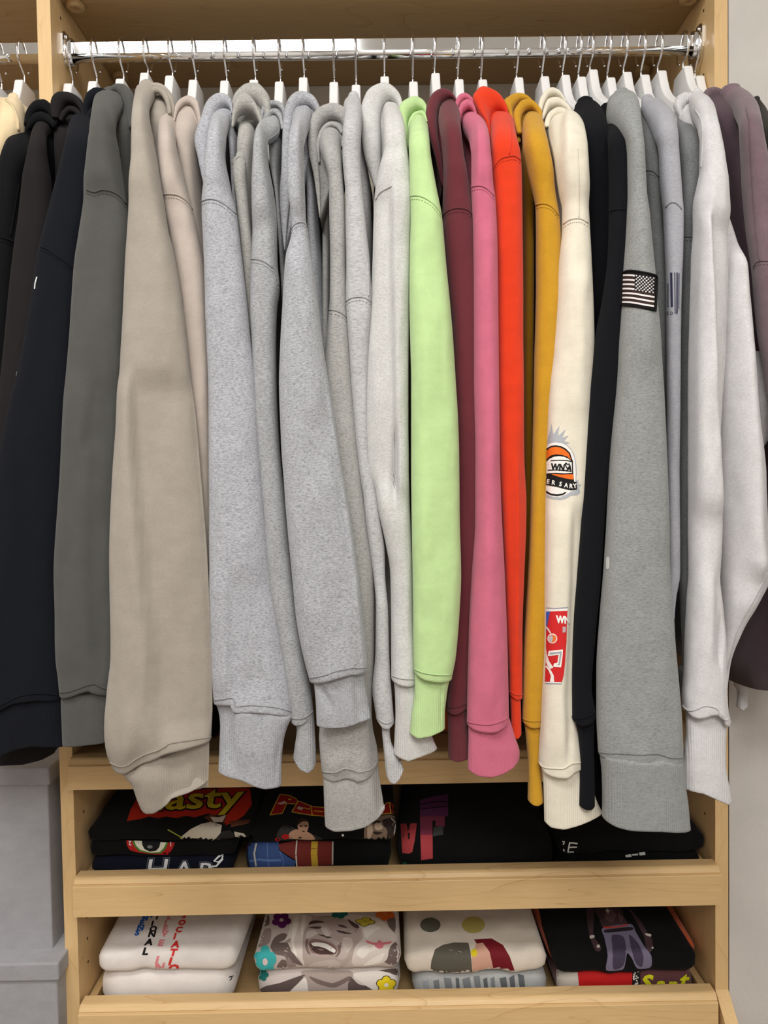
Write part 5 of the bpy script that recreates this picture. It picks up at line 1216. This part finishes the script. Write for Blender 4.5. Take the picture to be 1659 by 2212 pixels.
# ------------------------------------------------------------------ lower drawer
# 1 white shirts with columns of letters
zB = zat(2098, .024, 365)
s = shirt('lower white folded shirt with a small black mark at its right edge', T_WHITE, 207, 507, 2104, 2170, .026, z0=TR3, z1=zB-.0005)
pr(s, 'printed_mark', band(L1([(1464, 650), (1474, 644), (1484, 650), (1478, 662), (1468, 668)]), 2)+band(L1([(1474, 646), (1494, 640)]), 2), (28, 28, 30), .0006)
s = shirt('upper white folded shirt with coloured columns of letters', T_WHITE, 205, 512, 2050, 2098, .020, z0=zB+.0005, skl=.004, skr=.010, slope=.020, wr=.003)
for col, seq, em in (((44, 104, 196), (('W', 948, 266), ('M', 922, 282), ('E', 906, 314), ('N', 890, 346), ('S', 878, 378)), 17),
                     ((30, 28, 30), (('T', 1004, 276), ('I', 982, 318), ('O', 970, 354), ('N', 962, 388), ('A', 944, 440), ('L', 926, 500)), 20),
                     ((226, 140, 146), (('L', 1084, 276), ('I', 1066, 312), ('E', 1056, 350), ('V', 1048, 386), ('E', 1026, 446), ('I', 1008, 556), ('N', 1000, 602)), 19),
                     ((214, 58, 52), (('S', 1182, 268), ('O', 1156, 312), ('C', 1138, 358), ('I', 1124, 402), ('A', 1114, 454), ('T', 1100, 508), ('I', 1092, 566), ('O', 1088, 612)), 20)):
    for ch, zx, zy in seq:
        (px, py), = L1([(zx, zy)]); em = 14.0+(zy-266)/340.0*9
        text('printed_letter', s['bvh'], ch, (px-6, py+1), (em*1.2, 0), (em*.30, -em), ink(col), s['o'], .055, .0006)
# 2 shirt printed with a sepia portrait and flowers
zB = zat(2096, .022, 705)
s1 = shirt('lower half of the flower shirt, neck of the sepia portrait showing', T_PHOTO, 551, 866, 2102, 2170, .024, z0=TR3, z1=zB-.0005)
s = shirt('folded shirt printed with a laughing sepia portrait and painted flowers', T_PHOTO, 545, 867, 2052, 2097, .018, z0=zB+.0005, skl=.006, skr=-.002, slope=.018)
def p2(nm, polys, c, off=.0004): pr(s, nm, [L2(q) for q in polys], c, off)
p2('printed_portrait', [[(190, 860), (210, 480), (330, 440), (520, 340), (1450, 320), (1530, 800), (1100, 830), (700, 860)]], (196, 184, 178), .0003)
p2('printed_portrait', [[(350, 640), (380, 560), (440, 520), (500, 530), (560, 700), (640, 800), (560, 780), (470, 720), (390, 700)], [(400, 830), (450, 750), (500, 770), (480, 850)], [(330, 340), (235, 350), (240, 455), (335, 440)], [(1370, 770), (1420, 640), (1480, 600), (1525, 800)], [(1380, 360), (1460, 360), (1470, 470), (1440, 520)]], (112, 98, 94), .0005)
p2('printed_portrait', [[(200, 520), (350, 470), (340, 600), (240, 640)], [(480, 700), (560, 780), (640, 850), (520, 850)]], (150, 134, 130), .0005)
p2('printed_hair', [[(520, 345), (640, 345), (720, 370), (700, 430), (660, 520), (640, 620), (650, 800), (600, 730), (540, 680), (500, 600), (425, 600), (480, 570), (520, 480)], [(700, 330), (900, 330), (1130, 350), (1310, 380), (1430, 480), (1480, 560), (1420, 640), (1390, 750), (1300, 800), (1150, 830), (1080, 780), (1100, 640), (1180, 560), (1150, 460), (1040, 400), (900, 370), (780, 370)]], (222, 212, 204), .0006)
p2('printed_portrait', [[(640, 560), (660, 480), (720, 400), (800, 370), (920, 370), (1040, 400), (1140, 470), (1160, 560), (1110, 640), (1075, 740), (1010, 810), (900, 850), (780, 858), (690, 840), (640, 740)]], (184, 168, 162), .0008)
p2('printed_portrait', [[(860, 560), (960, 590), (1060, 640), (1020, 740), (950, 740), (980, 650)], [(690, 800), (800, 760), (920, 750), (980, 790), (880, 846), (770, 850)], [(800, 440), (860, 450), (900, 520), (850, 530)]], (198, 184, 178), .0010)
p2('printed_portrait', [[(690, 440), (720, 405), (800, 405), (830, 420), (770, 425)], [(950, 440), (1000, 445), (1040, 470), (980, 462)], [(690, 465), (760, 455), (820, 465), (770, 478)], [(940, 490), (1000, 500), (1080, 522), (1010, 522), (960, 508)], [(770, 530), (810, 530), (860, 545), (900, 555), (860, 560), (820, 545)], [(1040, 390), (1140, 450), (1130, 475), (1080, 450)]], (84, 68, 66), .0011)
p2('printed_portrait', [[(690, 600), (720, 570), (800, 575), (900, 610), (950, 660), (930, 700), (860, 715), (780, 712), (720, 690), (695, 640)]], (140, 112, 106), .0011)
p2('printed_portrait', [[(704, 612), (760, 597), (850, 607), (934, 662), (928, 696), (860, 704), (780, 697), (728, 672)]], (74, 54, 52), .0013)
p2('printed_portrait', [[(714, 610), (760, 600), (850, 612), (930, 664), (924, 690), (888, 678), (840, 654), (784, 638), (736, 634)]], (240, 236, 230), .0015)
p2('printed_portrait', [[(725, 690), (790, 705), (880, 705), (850, 730), (770, 725)]], (190, 170, 164), .0013)
p2('printed_hair', [[(560, 380), (600, 370), (590, 480), (560, 600), (590, 720), (560, 690), (535, 590), (545, 470)], [(640, 360), (672, 380), (650, 470), (628, 540), (622, 470)]], (242, 236, 228), .0008)
p2('printed_hair', [[(1180, 480), (1260, 440), (1340, 470), (1280, 500), (1210, 560)], [(1120, 700), (1160, 640), (1240, 620), (1330, 650), (1240, 680), (1180, 740)], [(1180, 800), (1260, 740), (1370, 690), (1340, 760), (1260, 795)]], (240, 234, 226), .0008)
p2('printed_hair', [[(1090, 470), (1130, 420), (1200, 400), (1140, 450), (1120, 520)], [(760, 372), (840, 360), (930, 362), (860, 378)], [(480, 590), (530, 560), (520, 600), (440, 600)]], (170, 156, 148), .0010)
p2('printed_portrait', [[(1000, 560), (1070, 560), (1090, 620), (1040, 690), (1000, 640)], [(680, 500), (740, 490), (770, 520), (700, 560), (668, 560)]], (210, 198, 192), .0011)
p2('printed_portrait', [[(800, 470), (850, 470), (880, 540), (840, 540)]], (214, 202, 196), .0012)
p2('printed_portrait', [[(665, 580), (690, 570), (684, 640), (710, 700), (680, 690), (660, 630)], [(950, 620), (985, 600), (975, 690), (930, 730), (955, 680)]], (128, 108, 102), .0010)
def flower(S, cx, cy, rx, ry, col, cc, n=5, rot=0.0, line=None):
    pet = [circle(cx+rx*.62*math.cos(rot+2*PI*k/n), cy+ry*.62*math.sin(rot+2*PI*k/n), rx*.46, ry*.46, 12) for k in range(n)]
    if line: decal('printed_flower', S['bvh'], [circle(cx+rx*.62*math.cos(rot+2*PI*k/n), cy+ry*.62*math.sin(rot+2*PI*k/n), rx*.55, ry*.55, 12) for k in range(n)], ink(line), S['o'], .0013)
    for k, q in enumerate(pet): decal('flower_petal', S['bvh'], [q], ink(col), S['o'], .0015+.00005*k, 6)
    decal('flower_centre', S['bvh'], [circle(cx, cy, rx*.42, ry*.42, 12)], ink(col), S['o'], .0018)
    decal('flower_centre', S['bvh'], [circle(cx, cy, rx*.24, ry*.24, 12)], ink(cc), S['o'], .0020)
flower(s, 608, 1989, 20, 16, (92, 28, 92), (210, 196, 190), 5, .2)
flower(s, 573, 2077, 23, 32, (64, 176, 178), (222, 200, 200), 5, -PI/2)
flower(s, 733, 1975, 18, 10, (38, 112, 104), (60, 130, 120), 5, 0)
flower(s, 832, 1975, 20, 14, (220, 108, 40), (226, 130, 70), 5, .4)
flower(s, 789, 1992, 19, 9, (206, 194, 70), (180, 170, 60), 4, .2, (70, 62, 30))
p2('printed_bird', [[(1200, 578), (1260, 600), (1300, 605), (1325, 578), (1350, 600), (1445, 590), (1420, 612), (1365, 622), (1355, 650), (1318, 655), (1290, 640), (1285, 625), (1215, 605)]], (216, 122, 134), .0015)
def p2b(nm, polys, c, off=.0004): pr(s1, nm, [L2(q) for q in polys], c, off)
p2b('printed_portrait', [[(640, 850), (1060, 850), (1080, 940), (1060, 1060), (690, 1060), (665, 940)]], (172, 158, 152), .0004)
p2b('printed_portrait', [[(215, 1060), (300, 990), (430, 960), (600, 900), (660, 890), (560, 1000), (500, 1060)], [(1060, 900), (1140, 970), (1280, 1000), (1320, 1060), (1060, 1060)], [(1320, 850), (1530, 830), (1530, 900), (1480, 890)]], (96, 82, 80), .0005)
p2b('printed_portrait', [[(510, 1060), (600, 960), (665, 910), (680, 1060)], [(1090, 880), (1280, 850), (1420, 870), (1500, 930), (1520, 1050), (1340, 1050), (1200, 980)]], (226, 220, 214), .0006)
p2b('printed_portrait', [[(700, 900), (900, 960), (1050, 900), (1060, 930), (920, 1000), (760, 960)]], (120, 104, 100), .0006)
flower(s1, 834, 2127, 19, 17, (232, 208, 40), (230, 226, 214), 5, -PI/2, (26, 22, 18))
flower(s1, 568, 2106, 12, 12, (30, 116, 112), (40, 120, 118), 5, 0)
# 3 cream shirt with a plain two-tone block print
zB = zat(2104, .024, 1035)
s = shirt('grey folded shirt with silvery block letters, under the cream shirt', T_GREY, 892, 1188, 2112, 2170, .026, z0=TR3, z1=zB-.0005)
random.seed(5)
x = 912
while x < 1130:
    w = random.uniform(8, 22); y0 = 2113-(x-912)*.045
    pr(s, 'printed_block', [[(x, y0+random.uniform(0, 8)), (x+w*.8, y0+random.uniform(0, 5)), (x+w, y0+30), (x+w*.3, y0+34)]], random.choice([(120, 124, 128), (92, 96, 100), (150, 156, 160)]), .0005)
    x += w+random.uniform(3, 9)
s = shirt('cream folded shirt with a two-tone grey and maroon block print', T_CREAM, 874, 1186, 2056, 2106, .020, z0=zB+.0005, skl=.004, skr=-.004, slope=.024, wr=.004)
def p3(nm, polys, c, off=.0004): pr(s, nm, [L3(q) for q in polys], c, off)
p3('printed_block', [[(318, 948), (340, 760), (372, 660), (440, 620), (540, 598), (670, 600), (690, 680), (712, 915)]], (92, 88, 78), .0004)
p3('printed_block', [[(720, 570), (880, 562), (980, 620), (1040, 720), (1100, 890), (900, 900), (860, 760), (770, 640)]], (112, 24, 34), .0004)
p3('printed_block', [[(740, 610), (800, 600), (860, 680), (900, 850), (800, 880), (712, 880), (700, 740)]], (206, 160, 140), .0006)
p3('printed_block', [circle(330, 440, 92, 66, 18)], (98, 98, 86), .0004)
p3('printed_block', [circle(716, 440, 104, 76, 18)], (186, 172, 96), .0004)
p3('printed_block', [circle(722, 690, 30, 36, 14)], (216, 196, 40), .0008)
# 4 shirts at the right
zB = zat(2100, .024, 1340)
s = shirt('folded shirt in white, red and plum with yellow brushed letters', T_PLUM, 1204, 1506, 2106, 2170, .026, z0=TR3, z1=zB-.0005)
pr(s, 'printed_panel', [L4([(170, 660), (316, 660), (332, 810), (170, 812)])], (196, 188, 178), .0004)
pr(s, 'printed_panel', [L4([(316, 640), (706, 630), (700, 806), (332, 812)])], (186, 28, 28), .0005)
pr(s, 'printed_panel', [L4([(706, 630), (760, 630), (760, 805), (700, 806)])], (28, 24, 24), .0006)
random.seed(9)
for i in range(26):
    cx, cy = random.uniform(712, 754), random.uniform(655, 790)
    pr(s, 'printed_fleck', [[(a, b) for a, b in L4([(cx-6, cy-5), (cx+6, cy-3), (cx+4, cy+6), (cx-5, cy+4)])]], (226, 220, 212), .0009)
for ch, zx, zy, em in (('S', 762, 800, 62), ('a', 868, 802, 56), ('n', 950, 802, 52), ('t', 1036, 780, 60)):
    (px, py), = L4([(zx, zy)])
    text('printed_letter', s['bvh'], ch, (px, py), (em*.80, -1), (em*.14, -em*.70), ink((206, 204, 30)), s['o'], .045, .0008)
shirt('orange folded shirt whose edges show around the black one', T_ORANGE, 1186, 1508, 2070, 2098, .046, z0=zB+.0005, z1=zat(2040, .034, 1340)-.006, skl=-.006, skr=.0, slope=.022)
s = shirt('black folded shirt with a printed figure in pale jeans', T_BLACK, 1198, 1512, 2052, 2101, .018, z0=zB+.0005, skl=-.002, skr=-.012, slope=.026, wr=.003)
def p4(nm, polys, c, off=.0004): pr(s, nm, [L4(q) for q in polys], c, off)
p4('printed_figure', [[(440, 232), (620, 232), (640, 280), (672, 345), (600, 360), (500, 366), (470, 300)], [(380, 232), (430, 232), (432, 330), (430, 420), (470, 480), (486, 510), (470, 532), (440, 520), (408, 440), (390, 350)], [(676, 232), (705, 250), (770, 330), (812, 405), (836, 430), (850, 500), (826, 540), (800, 510), (786, 430), (740, 340)]], (72, 52, 58), .0004)
p4('printed_figure', [[(520, 250), (560, 240), (590, 280), (560, 330), (510, 300)], [(600, 260), (640, 300), (620, 330)]], (98, 74, 78), .0006)
p4('printed_figure', [[(496, 368), (690, 340), (730, 400), (790, 500), (836, 560), (834, 640), (740, 652), (700, 580), (668, 545), (650, 630), (630, 660), (520, 664), (530, 560), (508, 440)]], (118, 112, 136), .0006)
p4('printed_figure', [[(560, 420), (640, 430), (660, 520), (640, 630), (570, 655), (565, 520)], [(680, 420), (740, 470), (780, 560), (770, 640), (720, 600)]], (70, 62, 84), .0008)
p4('printed_figure', [[(516, 380), (690, 362), (700, 384), (520, 402)]], (40, 34, 38), .0009)
p4('printed_figure', [[(506, 360), (600, 356), (668, 340), (670, 350), (600, 366), (508, 372)]], (180, 62, 48), .0010)
p4('printed_figure', [[(524, 236), (532, 232), (536, 244), (550, 246), (538, 254), (534, 268), (526, 256), (516, 250)], [(796, 408), (834, 412), (834, 430), (800, 420)], [(404, 424), (434, 420), (436, 436), (408, 444)], circle(464, 498, 12, 12, 10), circle(846, 508, 7, 7, 8)], (206, 198, 190), .0010)
